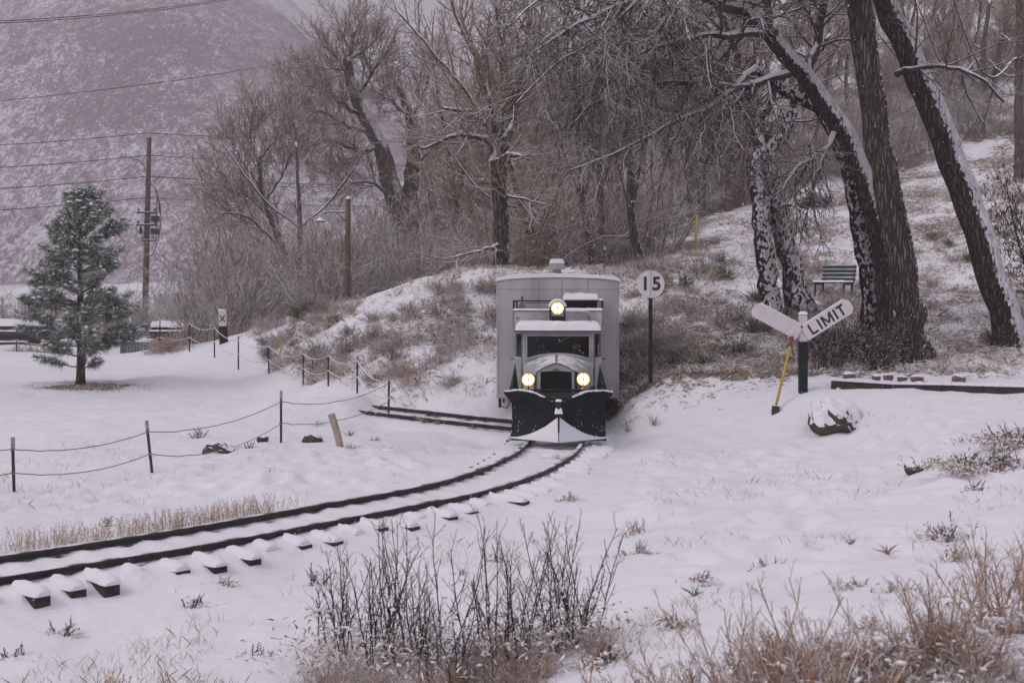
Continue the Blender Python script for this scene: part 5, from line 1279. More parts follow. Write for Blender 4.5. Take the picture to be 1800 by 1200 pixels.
# ---------------------------------------------------------------- rocks
def rock(u, d, w, h, dep, label, mt='rock', seed=0, sink=0.1, group=None, name='rock', z=None, rz=0.0, lump=0.22):
    import bmesh
    b = base(u, 0, d, 0)
    bm = bmesh.new(); bmesh.ops.create_icosphere(bm, subdivisions=5 if w > 0.5 else 3, radius=1)
    for v in bm.verts:
        c = v.co; q = np.array(c) * 1.2 + seed * 3.7
        n_ = fbm(np.array([q[0] + q[2] * 0.7]), np.array([q[1] - q[2] * 0.6]), 1.1, 4)[0]
        n2 = fbm(np.array([q[0] * 2 + q[2] * 3]), np.array([q[1] * 2 + q[2]]), 0.6, 3)[0]
        s = 1 + lump * n_ + 0.06 * n2
        p = Vector((math.copysign(abs(c.x) ** 0.8, c.x), math.copysign(abs(c.y) ** 0.8, c.y), math.copysign(abs(c.z) ** 0.85, c.z))) * s
        v.co = (p.x * w / 2, p.y * dep / 2, p.z * h / 2)
    me = bpy.data.meshes.new(name); bm.to_mesh(me); bm.free()
    me.polygons.foreach_set('use_smooth', np.full(len(me.polygons), True)); me.materials.append(M[mt])
    o = bpy.data.objects.new(name, me); link(o); o.location = (b[0], b[1], (b[2] if z is None else z) + h / 2 - sink); o.rotation_euler = (0, 0, rz)
    tag(o, label, 'rock', group); return o
rock(1468, 24.2, 0.80, 0.72, 0.8, 'large dark boulder capped with snow standing alone below the limit sign', seed=31, sink=0.17, lump=0.6)
rock(385, 24.4, 0.55, 0.30, 0.35, 'low dark rock half buried in snow between fence and track', mt='rock_bare', seed=2, sink=0.13, lump=0.5)
rock(462, 26.6, 0.22, 0.16, 0.2, 'small dark rock in the snow under the tallest near fence post', mt='rock_bare', seed=3, sink=0.04)
rock(552, 26.4, 0.4, 0.28, 0.3, 'small rock in scuffed snow just left of the leaning stub', mt='rock_bare', seed=4, sink=0.11, lump=0.5)
rock(1613, 19.0, 0.34, 0.28, 0.3, 'single small snow topped stone in the open snow on the right', seed=5, sink=0.08)
rock(968, 23.4, 0.30, 0.14, 0.3, 'lump of snow covered stone between the rails before the plow', mt='rock_snowy', seed=6, sink=0.02)
rock(1430, 62, 1.5, 1.1, 1.2, 'big snow capped boulder at the head of the slope above the bench', seed=9, sink=0.2, lump=0.4)

# ---------------------------------------------------------------- timber edging with stones
E = [(1461, 26.9, 668), (1570, 26.6, 675), (1655, 26.4, 676), (1725, 26.3, 678), (1805, 26.2, 680), (1900, 26.1, 682)]
edge = empty('timber_edging', tuple(W(1461, 668, 26.9)), 0, 'low dark timber edging topped with snow, running right from the limit sign', 'garden edging')
o_ = W(1461, 668, 26.9)
for i in range(len(E) - 1):
    a = W(E[i][0], E[i][2], E[i][1]) - o_; c = W(E[i + 1][0], E[i + 1][2], E[i + 1][1]) - o_
    d = c - a; L = np.linalg.norm(d); an = math.atan2(d[1], d[0])
    R = np.array(Matrix.Rotation(an, 3, 'Z')) @ np.array(Matrix.Rotation(-math.asin(d[2] / L), 3, 'Y'))
    m = MB(); m.box(0.004, L - 0.004, -0.07, 0.07, -0.34, 0.0, R, a); bm_ = m.build('beam', M['timber'], edge, bevel=0.01)
    n_ = 26; aa_ = np.linspace(0, math.pi, 8); G = []
    for q, x in enumerate(np.linspace(0.0, L, n_)):
        w = 0.095 + 0.02 * math.sin(q * 1.3 + i); h = 0.055 + 0.012 * math.sin(q * 0.9 + i * 2)
        G.append([(x, -math.cos(t_) * w, 0.002 + math.sin(t_) * h) for t_ in aa_])
    G = np.array(G) @ R.T + a; m = MB(); m.grid(G); m.build('snow_cap', M['snow'], bm_, smooth=True)
stones = [(1492, 0.24, 0.17, 'flat reddish stone nearest the left end of the timber edging'), (1540, 0.17, 0.13, 'small dark stone leaning second from the left on the timber edging'), (1562, 0.20, 0.17, 'reddish upright stone in the middle of the edging stones'), (1586, 0.2, 0.13, 'low brown stone just right of the reddish upright one'),
          (1612, 0.26, 0.16, 'rounded stone wholly under snow on the timber edging'), (1686, 0.26, 0.19, 'square brown stone standing alone towards the right of the edging')]
for i, (u, w, h, lab) in enumerate(stones):
    d = 27.15; rock(u, d, w, h, w * 0.8, lab, 'stone', 20 + i, 0.0, 'stones on the timber edging', 'stone', z=W(u, 667 + (u - 1461) * 0.03, d)[2] + 0.0, lump=0.2)

# ---------------------------------------------------------------- bench
b = base(1466, 0, 40.0, 0.02); k = F / 40.0
t = empty('park_bench', tuple(b), math.radians(-48), 'dark green slatted bench with snow on its seat among the trees', 'bench')
Lb = 1.16
m = MB()
for y in (-0.22, -0.10, 0.02, 0.14): m.box(-Lb / 2, Lb / 2, y - 0.045, y + 0.045, 0.42, 0.455)
seat = m.build('seat', M['green'], t, bevel=0.006)
snow_slab('snow_cap', -Lb / 2, Lb / 2, -0.27, 0.17, 0.457, 0.045, seat, 7, 30, 10, 0.04, 0.3)
m = MB(); Rb = np.array(Matrix.Rotation(-0.18, 3, 'X'))
for z in (0.12, 0.24, 0.36, 0.48): m.box(-Lb / 2, Lb / 2, -0.015, 0.015, z - 0.042, z + 0.042, Rb, (0, 0.2, 0.42))
back = m.build('backrest', M['green'], t, bevel=0.006)
m = MB()
for z in (0.12, 0.24, 0.36, 0.48):
    L = np.array([(x, 0, z + 0.052 + 0.008 * math.sin(x * 9 + z * 30)) for x in np.linspace(-Lb / 2, Lb / 2, 14)]) @ Rb.T + np.array((0, 0.2, 0.42)); m.tube(L, 0.011, 6)
m.build('snow_strip', M['snow'], back, smooth=True)
for x in (-Lb / 2 + 0.08, Lb / 2 - 0.08):
    for y in (-0.22, 0.16):
        m = MB(); m.tube([(x, y * 1.15, -0.05), (x, y, 0.42)], 0.035, 6); m.build('leg', M['green'], t)
    m = MB(); m.box(x - 0.03, x + 0.03, -0.24, 0.2, 0.37, 0.418); m.box(x - 0.022, x + 0.022, -0.03, 0.03, 0.0, 0.56, Rb, (0, 0.235, 0.42)); m.build('frame', M['green'], t)

# ---------------------------------------------------------------- utility pole, lamp post, wires
b = base(260, 0, 95, 0.3); k = F / 95.0
def PP(u, v): return ((u - 258) / k, CZ - (v - HZ) / k - b[2])
t = empty('utility_pole', tuple(b), 0, 'tall brown wooden power pole with stacked crossarms behind the pine', 'utility pole')
m = MB(); m.tube([(PP(252, 500)[0], 0, 0), (PP(257, 380)[0], 0, PP(0, 380)[1]), (PP(260.5, 242)[0], 0, PP(0, 242)[1])], [0.24, 0.20, 0.15], 14); m.build('pole', M['pole_wood'], t, smooth=True)
for v, u0, u1 in ((374, 240, 275), (396, 239, 276), (423, 248, 272)):
    m = MB(); z = PP(0, v)[1]; m.box(PP(u0, 0)[0], PP(u1, 0)[0], -0.30, -0.19, z - 0.06, z + 0.06); ca = m.build('crossarm', M['timber'], t)
    m = MB(); m.box(PP(u0, 0)[0], PP(u1, 0)[0], -0.31, -0.18, z + 0.062, z + 0.10); m.build('snow_cap', M['snow'], ca)
    for f in (0.1, 0.45, 0.9):
        x = PP(u0 + (u1 - u0) * f, 0)[0]; m = MB(); m.lathe([(0.05, 0), (0.09, 0.05), (0.05, 0.1), (0.09, 0.15), (0.03, 0.22), (0, 0.23)], (x, -0.25, z + 0.08), (0, 0, 1), 8); m.build('insulator', M['dark'], ca)
for u0, u1, v0, v1 in ((266, 281, 380, 390), (266, 281, 402, 412), (246, 250, 399, 412)):
    m = MB(); m.box(PP(u0, 0)[0], PP(u1, 0)[0], -0.5, -0.32, PP(0, v1)[1], PP(0, v0)[1]); m.build('switch_box', M['dark'], t, bevel=0.02)
m = MB()
def hang(P, w=0.035): m.tube([(PP(u, v)[0], -0.3, PP(u, v)[1]) for u, v in P], w, 5)
hang([(275, 335), (281, 360), (283, 385), (279, 420), (268, 448), (260, 452)]); hang([(276, 345), (275, 380), (275, 420), (266, 440)]); hang([(262, 320), (273, 332), (277, 345), (281, 375)]); hang([(273, 330), (273, 318), (280, 312), (290, 313)], 0.03)
hang([(256, 300), (252, 290), (244, 282), (224, 277)], 0.03); hang([(247, 398), (254, 412), (258, 422)], 0.03)
m.build('cable', M['wire'], t, smooth=True)
def wire(A, B, sag, label, r=0.02, name='power_line', group=None):
    tt = np.linspace(0, 1, 30)[:, None]; L = A * (1 - tt) + B * tt; L[:, 2] -= (4 * tt * (1 - tt))[:, 0] * sag
    m = MB(); m.tube(L, r, 5); o = m.build(name, M['wire'], smooth=True); tag(o, label, 'power line', group)
names = ['topmost of the four dark wires crossing the power pole', 'second wire from the top on the power pole', 'third wire from the top on the power pole', 'lowest of the four wires on the power pole']
for i, (vl, vp, vr) in enumerate(((251, 234, 236), (291, 273, 278), (328, 310, 314), (366, 347, 350))):
    A = W(-260, vl + 12, 88); Bp = W(259, vp, 94.8); C = W(900, vr + 12, 112)
    tt = np.linspace(0, 1, 24)[:, None]
    L1 = A * (1 - tt) + Bp * tt; L1[:, 2] -= (4 * tt * (1 - tt))[:, 0] * 0.25; L2 = Bp * (1 - tt) + C * tt; L2[:, 2] -= (4 * tt * (1 - tt))[:, 0] * 0.3
    m = MB(); m.tube(np.vstack([L1, L2[1:]]), 0.026, 5); o = m.build('power_line', M['wire'], smooth=True); tag(o, names[i], 'power line', 'wires on the power pole')
wire(W(-150, 190, 70), W(640, 82, 100), 0.5, 'single dark wire rising across the mountain well above the pole', 0.018)
wire(W(-150, 42, 55), W(420, -6, 75), 0.3, 'upper of two close wires in the top left corner', 0.017)
wire(W(-150, 46, 55), W(420, -3, 75), 0.3, 'lower of two close wires in the top left corner', 0.017)

b = base(611, 0, 49, 0.3); k = F / 49.0
def PP(u, v): return ((u - 611) / k, CZ - (v - HZ) / k - b[2])
t = empty('lamp_post', tuple(b), 0, 'slim wooden lamp post with a snow covered shade on a long arm over the bank', 'lamp post')
zt = PP(0, 349)[1]
m = MB(); m.tube([(-0.03, 0, 0), (0, 0, zt * 0.5), (0.02, 0, zt)], [0.115, 0.10, 0.085], 12); po = m.build('pole', M['pole_wood'], t, smooth=True)
snow_slab('snow_cap', -0.07, 0.11, -0.09, 0.09, zt - 0.01, 0.1, po, 5, 9, 9, 0.07)
A = [PP(609, 373), PP(590, 373), PP(572, 373.5), PP(565, 378), PP(563, 386)]
m = MB(); m.tube(smooth_line([(x, -0.02, z, .02) for x, z in A], 18)[:, :3], 0.022, 6); m.tube([(PP(592, 0)[0], -0.02, PP(0, 375)[1]), (0, -0.02, PP(0, 392)[1])], 0.014, 5); m.build('arm', M['dark'], t, smooth=True)
m = MB(); m.tube(smooth_line([(x, -0.02, z + 0.03, .02) for x, z in A], 18)[:, :3], 0.02, 6); m.build('arm_snow', M['snow'], t, smooth=True)
x, z = A[-1]
m = MB(); m.lathe([(0.04, 0.05), (0.05, 0.0), (0.19, -0.07), (0.20, -0.09), (0.17, -0.085), (0, -0.03)], (x, -0.02, z), (0, 0, 1), 18); sh = m.build('lamp_shade', M['cabdark'], t, smooth=True)
m = MB(); m.lathe([(0, 0.07), (0.055, 0.055), (0.10, 0.0), (0.19, -0.055)], (x, -0.02, z + 0.012), (0, 0, 1), 18); m.build('snow_cap', M['snow'], sh, smooth=True)

# ---------------------------------------------------------------- flat cars, shed, tank beyond the field
def flat_car(u0, u1, d, vt, vb, label, roof=False):
    x0 = (u0 - 900) * d / F; x1 = (u1 - 900) * d / F; zt = CZ - (vt - HZ) * d / F; zb_ = CZ - (vb - HZ) * d / F
    t = empty('flat_wagon', ((x0 + x1) / 2, d, zb_), random.uniform(-0.02, 0.02), label, 'wagon'); h = zt - zb_; w = (x1 - x0) / 2
    m = MB(); m.box(-w, w, -1.1, 1.1, h * 0.45, h * 0.62); m.box(-w * 0.97, w * 0.97, -0.9, 0.9, h * 0.22, h * 0.44); m.build('deck', M['timber'], t, bevel=0.02)
    for f in (-0.7, 0.7):
        m = MB(); m.box(w * f - 0.5, w * f + 0.5, -0.8, 0.8, -0.15, h * 0.25); m.build('bogie', M['dark'], t, bevel=0.03)
    m = MB()
    for i in range(7): y = -0.9 + i * 0.3; m.box(-w * random.uniform(0.9, 0.99), w * random.uniform(0.85, 0.98), y, y + 0.24, h * 0.63, h * (0.82 + 0.06 * (i % 2)))
    ld = m.build('stacked_rails', M['timber'], t)
    snow_slab('snow_cap', -w, w, -1.0, 1.2, h * 0.84, h * 0.2 + 0.05, t, int(u0) + 3, 60, 14, 0.2, 0.3); snow_slab('deck_snow', -w, w, -1.16, -0.98, h * 0.62, 0.06, t, int(u0) + 5, 60, 5, 0.05, 0.3)
flat_car(-90, 108, 66, 565, 606, 'low snow covered wagon with stacked timber at the left edge behind the pine')
flat_car(272, 352, 62, 568, 600, 'low snow covered wagon between the pine and the marker post')
flat_car(372, 500, 60, 566, 600, 'low snow covered wagon right of the marker post, half hidden by brush')
b = base(240, 0, 52, 0.1); t = empty('stock_tank', tuple(b), 0, 'grey galvanised trough under the right side of the pine', 'trough')
zt = CZ - (600 - HZ) * 52 / F - b[2]
m = MB(); m.box(-0.55, 0.62, -0.35, 0.35, 0, zt); m.build('tank', M['cabdark'], t, bevel=0.05)
m = MB()
for x in np.arange(-0.5, 0.6, 0.12): m.box(x, x + 0.02, -0.362, -0.351, 0.03, zt - 0.05)
m.build('rib', M['cab'], t)
snow_slab('snow_cap', -0.56, 0.63, -0.36, 0.36, zt, 0.10, t, 31, 20, 10, 0.08)
# ---------------------------------------------------------------- pine
def pine():
    rng = np.random.default_rng(9)
    b = base(141, 0, 38.5, 0.05); k = F / 38.5
    root = empty('pine_tree', tuple(b), 0, 'young pine with snow dusted dark green needles standing in the snowy field', 'tree')
    tb = MB(); H_ = 5.45
    P = np.array([(0.03 * math.sin(z), 0.02 * math.cos(z * 1.3), z) for z in np.linspace(0, H_, 22)]); R = np.linspace(0.135, 0.02, 22); R[0] = 0.16
    tb.tube(P, R, 14, rough=0.04, rng=rng); tb.build('trunk', M['bark_plain'], root, smooth=True)
    br = MB(); nd = MB(); sn = MB()
    def env(z, side):      # reach of the crown at height z, photo outline
        L = np.interp(z, [0.3, 0.7, 1.0, 1.5, 2.2, 2.8, 3.4, 4.0, 4.5, 4.9, 5.45], [0.9, 1.6, 1.95, 2.0, 1.95, 1.65, 1.5, 1.05, 0.55, 0.55, 0.15])
        Rr = np.interp(z, [0.3, 0.7, 1.0, 1.5, 2.2, 2.8, 3.4, 4.0, 4.5, 4.9, 5.45], [0.6, 0.6, 2.35, 2.2, 1.7, 1.9, 1.45, 1.5, 0.9, 0.60, 0.15])
        return L if side < 0 else Rr
    tips = []
    z = 0.55
    while z < H_ - 0.1:
        n_ = 4 if z < 1 else 7
        for q in range(n_):
            a = rng.uniform(0, 6.28); L = 1.12 * env(z, math.cos(a)) * rng.uniform(0.8, 1.1) * float(np.clip(0.62 + 0.75 * fbm(np.array([math.cos(a) * 1.4 + 5]), np.array([z * 1.1 + math.sin(a)]), 1.0, 2)[0], 0.72, 1.12)) * (0.75 + 0.25 * abs(math.cos(a)))
            if z < 0.95 and q > 2: continue
            d = np.array([math.cos(a), math.sin(a), rng.uniform(-0.12, 0.3) + 0.5 * (z / H_) ** 3])
            ip = np.interp(z, P[:, 2], P[:, 0]), np.interp(z, P[:, 2], P[:, 1])
            Q = wander(np.array([ip[0], ip[1], z]), d, L, 9, 0.07, 0.035, rng); rr_ = np.linspace(0.028 if z < 4 else 0.018, 0.008, 10)
            br.tube(Q, rr_, 5)
            for f in np.arange(0.42, 1.01, 0.125 / max(L, 0.4)):
                i = min(8, int(f * 9)); p = Q[i] + (Q[i + 1] - Q[i]) * (f * 9 - i); dd = unit(Q[i + 1] - Q[i])
                for s in ((-1, 1) if f < 0.95 else (0,)):
                    sd = unit(dd + s * 0.9 * unit(np.cross(dd, [0, 0, 1])) * rng.uniform(0.6, 1.3) + np.array([0, 0, rng.uniform(0.0, 0.5)]))
                    l2 = rng.uniform(0.10, 0.34) * (1.1 - 0.4 * f) + 0.05
                    q2 = p + sd * l2; br.tube([p, q2], [0.008, 0.006], 3, caps=False); tips.append((q2, sd))
                    if rng.random() < 0.25: tips.append((p + sd * l2 * 0.45, sd))
        z += (0.30 if z < 4 else 0.22)
    for q in range(10): tips.append((np.array([rng.normal() * 0.1, rng.normal() * 0.1, H_ - rng.uniform(0, 0.4)]), np.array([0, 0, 1.0])))
    br.build('branches', M['bark_far'], root, smooth=True)
    # needles: thin curved blades round every shoot
    Vs = []; Fs = []; n0 = 0
    for p, d in tips:
        m_ = 60
        dirs = unit(d)[None] * rng.uniform(0.35, 1.25, (m_, 1)) + rng.normal(size=(m_, 3)) * 0.62
        dirs /= np.linalg.norm(dirs, axis=1, keepdims=True)
        ln = rng.uniform(0.14, 0.25, (m_, 1)); st = p[None] - unit(d)[None] * rng.uniform(0, 0.16, (m_, 1))
        sd = np.cross(dirs, rng.normal(size=(m_, 3))); sd /= np.linalg.norm(sd, axis=1, keepdims=True); w = 0.0046
        mid = st + dirs * ln * 0.55; end = st + dirs * ln - np.array([0, 0, 0.02])
        V = np.stack([st - sd * w, st + sd * w, mid + sd * w, end, mid - sd * w], 1).reshape(-1, 3)
        Vs.append(V); Fs.append((np.arange(m_)[:, None] * 5 + np.array([[0, 1, 2, 3, 4]])) + n0); n0 += len(V)
    nd.addq(np.vstack(Vs), np.vstack(Fs)); nd.build('needles', M['needle'], root)
    # lumps of snow lying on the shoots
    for p, d in tips:
        if rng.random() < 0.75:
            c = p + np.array([0, 0, 0.028]) + rng.normal(size=3) * 0.02; a = rng.uniform(0.035, 0.085)
            hd = unit(np.array([d[0], d[1], 0.05])); sd = np.cross(hd, [0, 0, 1]); L = []
            for t_ in (-1, -0.6, 0, 0.6, 1): L.append(c + hd * t_ * a * 1.5 + np.array([0, 0, -0.02 * t_ * t_]))
            sn.tube(L, a * np.array([0.15, 0.42, 0.55, 0.42, 0.1]), 6, caps=True, rough=0.12, rng=rng)
    tag(sn.build('snow_lump', M['snow'], root, smooth=True), kind='stuff')
pine()

# ---------------------------------------------------------------- brush, yucca, weeds
def blades(buf, C, Dn, L, w, rng, bend=0.25):
    """many thin bent blades: C (n,3) feet, Dn (n,3) directions"""
    n = len(C); sd = np.cross(Dn, rng.normal(size=(n, 3))); sd /= np.linalg.norm(sd, axis=1, keepdims=True) + 1e-9
    L = L[:, None]; w = np.broadcast_to(np.asarray(w, float), (n,))[:, None]
    mid = C + Dn * L * 0.5 + sd * 0; end = C + Dn * L + np.stack([Dn[:, 0], Dn[:, 1], -np.ones(n) * 0.6], 1) * L * bend * 0.5
    V = np.stack([C - sd * w, C + sd * w, mid + sd * w * 0.8, end, mid - sd * w * 0.8], 1).reshape(-1, 3)
    buf.addq(V, np.arange(n)[:, None] * 5 + np.array([[0, 1, 2, 3, 4]]))
def bush_proto(seed, r, n, mat_, up=0.7, lev=2, thin=0.006, name='dry_bush'):
    rng = np.random.default_rng(seed); m = MB()
    for i in range(n):
        a = rng.uniform(0, 6.28); el = rng.uniform(0.15, 1.0) * up
        d = np.array([math.cos(a) * (1 - el * 0.6), math.sin(a) * (1 - el * 0.6), el])
        P = wander(np.array([rng.normal() * r * .15, rng.normal() * r * .15, -0.05]), d, r * rng.uniform(0.7, 1.15), 6, 0.18, -0.02, rng)
        R = np.linspace(thin, thin * 0.5, 7); m.tube(P, R, 3, caps=False)
        kids([m], P, R, 0, [dict(n=5, ratio=0.45, angle=40, wob=0.2, seg=3, rr=0.8, rmin=thin * 0.6, k=3, start=0.2, rend=thin * 0.4), dict(n=4, ratio=0.5, angle=42, wob=0.2, seg=2, rr=0.8, rmin=thin * 0.5, k=3, start=0.1, rend=thin * 0.35)][:lev], rng)
    return m.build(name, mat_, smooth=True)
BUSH_P = [bush_proto(300, 0.62, 46, M['brush'], thin=0.008), bush_proto(301, 0.5, 44, M['straw'], 0.9, thin=0.008), bush_proto(302, 0.75, 40, M['rust'], 1.0, thin=0.008), bush_proto(303, 0.45, 50, M['straw'], 0.5, thin=0.007), bush_proto(304, 0.55, 40, M['weed_dark'], 0.8, thin=0.008), bush_proto(305, 0.5, 40, M['brush'], 1.1, thin=0.009)]
r2 = random.Random(5)
def scatter(n, f, protos, smin, smax, label, group, cat, sink=0.03):
    k = 0; tries = 0
    while k < n and tries < n * 40:
        tries += 1; q = f()
        if q is None: continue
        o = place(protos[r2.randrange(len(protos))], q[0], q[1], r2.uniform(smin, smax), label, group, cat, sink); k += 1
        o.rotation_euler[0] = r2.uniform(-.3, .15)
def bank_pt():
    u = r2.uniform(462, 875); y = r2.uniform(31.3, 43); x = (u - 900) * y / F
    foot = np.interp(u, [470, 560, 640, 700, 880], [42, 37.5, 34, 32.2, 31.0]); top = np.interp(u, [470, 560, 640, 700, 880], [48, 46, 43, 41.5, 39.5])
    y = foot + (top - foot) * r2.uniform(0.06, 1.0); x = (u - 900) * y / F
    if fbm(np.array([x]), np.array([y * 0.6]), 2.2, 3, 6.1)[0] < -0.4: return None
    return (x, y)
scatter(120, bank_pt, BUSH_P, 0.45, 1.05, 'dry brown brush dusted with snow on the bank left of the railcar', 'brush on the left bank', 'bush')
def slope_pt():
    if r2.random() < 0.2: y = r2.uniform(31, 46); return ((r2.uniform(1095, 1200) - 900) * y / F, y)
    u = r2.uniform(1095, 1560); lo = np.interp(u, [1095, 1300, 1420, 1560], [29.5, 28.3, 28.0, 28.5]); y = lo + (r2.random() ** 1.4) * 22; return ((u - 900) * y / F, y)
scatter(105, slope_pt, BUSH_P, 0.45, 1.15, 'dry brown brush dusted with snow on the slope right of the railcar', 'brush on the right slope', 'bush')
def hill_pt():
    u = r2.uniform(1560, 1800); y = r2.uniform(34, 62); return ((u - 900) * y / F, y)
scatter(20, hill_pt, BUSH_P, 0.35, 0.8, 'small dry tuft of brush behind the leaning trunk on the right', 'brush behind the leaning trunk', 'bush')
def back_pt():
    u = r2.uniform(270, 480); y = r2.uniform(48.5, 56); return ((u - 900) * y / F, y)
scatter(30, back_pt, [BUSH_P[1], BUSH_P[3], BUSH_P[1]], 1.0, 1.9, 'pinkish dry weeds around the marker post behind the fence', 'weeds by the marker post', 'bush')
def back2_pt():
    u = r2.uniform(-10, 270); y = r2.uniform(54.5, 60); return ((u - 900) * y / F, y)
scatter(15, back2_pt, [BUSH_P[1], BUSH_P[3]], 0.6, 1.1, 'pinkish dry weeds along the far side of the snowy field', 'weeds beyond the field', 'bush')
# dark leafy brambles under the big trees, behind the limit sign
def bram_proto(seed, h, n, mat_, leaves=True):
    rng = np.random.default_rng(seed); m = MB()
    for i in range(n):
        a = rng.uniform(0, 6.28); P = wander(np.array([rng.normal() * .22, rng.normal() * .18, -0.05]), np.array([math.cos(a) * .25, math.sin(a) * .25, 1]), h * rng.uniform(0.5, 1.1), 7, 0.12, 0.0, rng)
        R = np.linspace(0.0075, 0.004, 8); m.tube(P, R, 3, caps=False)
        kids([m], P, R, 0, [dict(n=6, len=h * 0.22, angle=45, wob=0.2, seg=3, rr=0.8, rmin=0.004, k=3, start=0.25, rend=0.003)], rng)
        if leaves:
            q = rng.integers(4, 14); f = rng.uniform(0.2, 1, q); C = P[(f * 7).astype(int).clip(0, 7)] + rng.normal(size=(q, 3)) * 0.035
            D = rng.normal(size=(q, 3)) + np.array([0, 0, -0.7]); D /= np.linalg.norm(D, axis=1, keepdims=True)
            blades(m, C, D, rng.uniform(0.03, 0.07, q), rng.uniform(0.006, 0.013, q), rng)
    return m.build('bramble', mat_, smooth=False)
BRM = [bram_proto(400, 1.0, 34, M['weed_dark']), bram_proto(401, 0.8, 30, M['weed_dark'])]
def bram_pt():
    u = r2.uniform(1425, 1575); y = r2.uniform(28.3, 31.0); return ((u - 900) * y / F, y)
scatter(24, bram_pt, BRM, 0.7, 1.15, 'upright dark weeds massed between the limit sign and the furrowed trunk', 'dark weeds under the big trees', 'weed')
# yucca
def yucca_proto(seed):
    rng = np.random.default_rng(seed); m = MB(); n = 110
    a = rng.uniform(0, 6.28, n); el = rng.uniform(0.05, 1.35, n); D = np.stack([np.cos(a) * np.cos(el), np.sin(a) * np.cos(el), np.sin(el)], 1)
    blades(m, rng.normal(size=(n, 3)) * 0.03, D, rng.uniform(0.35, 0.62, n), 0.011, rng, 0.1); return m.build('yucca', M['yucca'])
YP = [yucca_proto(1), yucca_proto(2)]
YU = [(545, 46.2, 1.8), (528, 46.0, 1.3), (556, 40.5, 1.1), (1228, 42, 1.1), (1248, 41.8, 1.25), (1275, 42, 1.1), (1262, 43, 1.0), (1155, 31.5, 0.8), (1190, 30.6, 0.75), (1202, 30.9, 0.8), (1238, 30, 0.8), (1330, 38.8, 1.2), (1322, 33.5, 1.0), (1345, 33.4, 0.9), (1388, 38.8, 1.0), (1098, 31, 1.0), (1702, 44, 0.9), (1640, 47, 1.0), (1668, 46, 0.8), (1722, 43.5, 0.8), (1744, 31.9, 0.8), (1100, 36, 0.9)]
for u, d, s in YU:
    side = 'on the bank left of the railcar' if u < 900 else ('on the slope between the railcar and the limit sign' if u < 1420 else 'on the slope behind the leaning trunk')
    place(YP[r2.randrange(2)], (u - 900) * d / F, d, s, 'spiky green yucca ' + side, 'yuccas ' + side, 'yucca', 0.02)

def stuff_blades(name, pts, mat_, lmin, lmax, w, lean=0.5, kind='stuff', seed=0, tufts=None, bend=0.3):
    rng = np.random.default_rng(seed); m = MB(); X = np.array(pts)
    Z = gz(X[:, 0], X[:, 1]) - 0.01; C = np.column_stack([X, Z]); n = len(C)
    a = rng.uniform(0, 6.28, n); D = np.stack([np.cos(a) * lean * rng.uniform(0.2, 1.6, n), np.sin(a) * lean * rng.uniform(0.2, 1.6, n), np.ones(n)], 1); D /= np.linalg.norm(D, axis=1, keepdims=True)
    blades(m, C, D, rng.uniform(lmin, lmax, n), w * rng.uniform(0.6, 1.3, n), rng, bend)
    o = m.build(name, mat_); tag(o, kind=kind); return o
gr = np.random.default_rng(44)
# litter grass all over bank and slope
N = 240000; u = gr.uniform(470, 1800, N); y = 28 + gr.random(N) ** 1.3 * 36; x = (u - 900) * y / F
bv = bareness(x, y); cl = fbm(x, y, 0.8, 3, 2.0); keep = (bv * (0.6 + cl) > gr.uniform(0.05, 0.7, N)) & ~((u > 868) & (u < 1092) & (y < 36.5))
o = stuff_blades('dry_grass', np.stack([x, y], 1)[keep], M['brush'], 0.08, 0.32, 0.006, 1.2, seed=1, bend=0.9)
tag(o, 'matted brown grass poking through the snow on bank and slope', 'grass')
# grass by the near left rail
S = np.linspace(0, 1, 2600); Lf, _ = offset_line(MAIN, -1.0); idx = (gr.uniform(0, 1, 2600) ** 0.9 * 62 + 6).astype(int)
pts = Lf[idx] + gr.normal(size=(2600, 2)) * 0.16 + np.array([-0.08, 0.12]); g_ = fbm(pts[:, 0], pts[:, 1], 0.9, 2)
PZ = {tuple(p): z for p, z in zip(pts, gz(pts[:, 0], pts[:, 1]))}
m = MB(); rng = np.random.default_rng(3)
for p in pts[(g_ > -0.35)][:2300]:
    if p[0] < -7 or p[1] > 18.6: continue
    z = PZ[tuple(p)]; L = rng.uniform(0.10, 0.30)
    P = wander(np.array([p[0], p[1], z - 0.01]), np.array([rng.normal() * .25, rng.normal() * .25, 1]), L, 4, 0.12, 0, rng); m.tube(P, 0.0022, 3, caps=False)
    q = rng.integers(3, 9); C = P[rng.integers(1, 5, q)] + rng.normal(size=(q, 3)) * 0.012; D = rng.normal(size=(q, 3)) + np.array([0, 0, 0.6]); D /= np.linalg.norm(D, axis=1, keepdims=True)
    blades(m, C, D, rng.uniform(0.02, 0.05, q), 0.003, rng)
o = m.build('trackside_weeds', M['straw']); tag(o, 'strip of tan seed heads along the far rail at the lower left', 'weeds', kind='stuff')

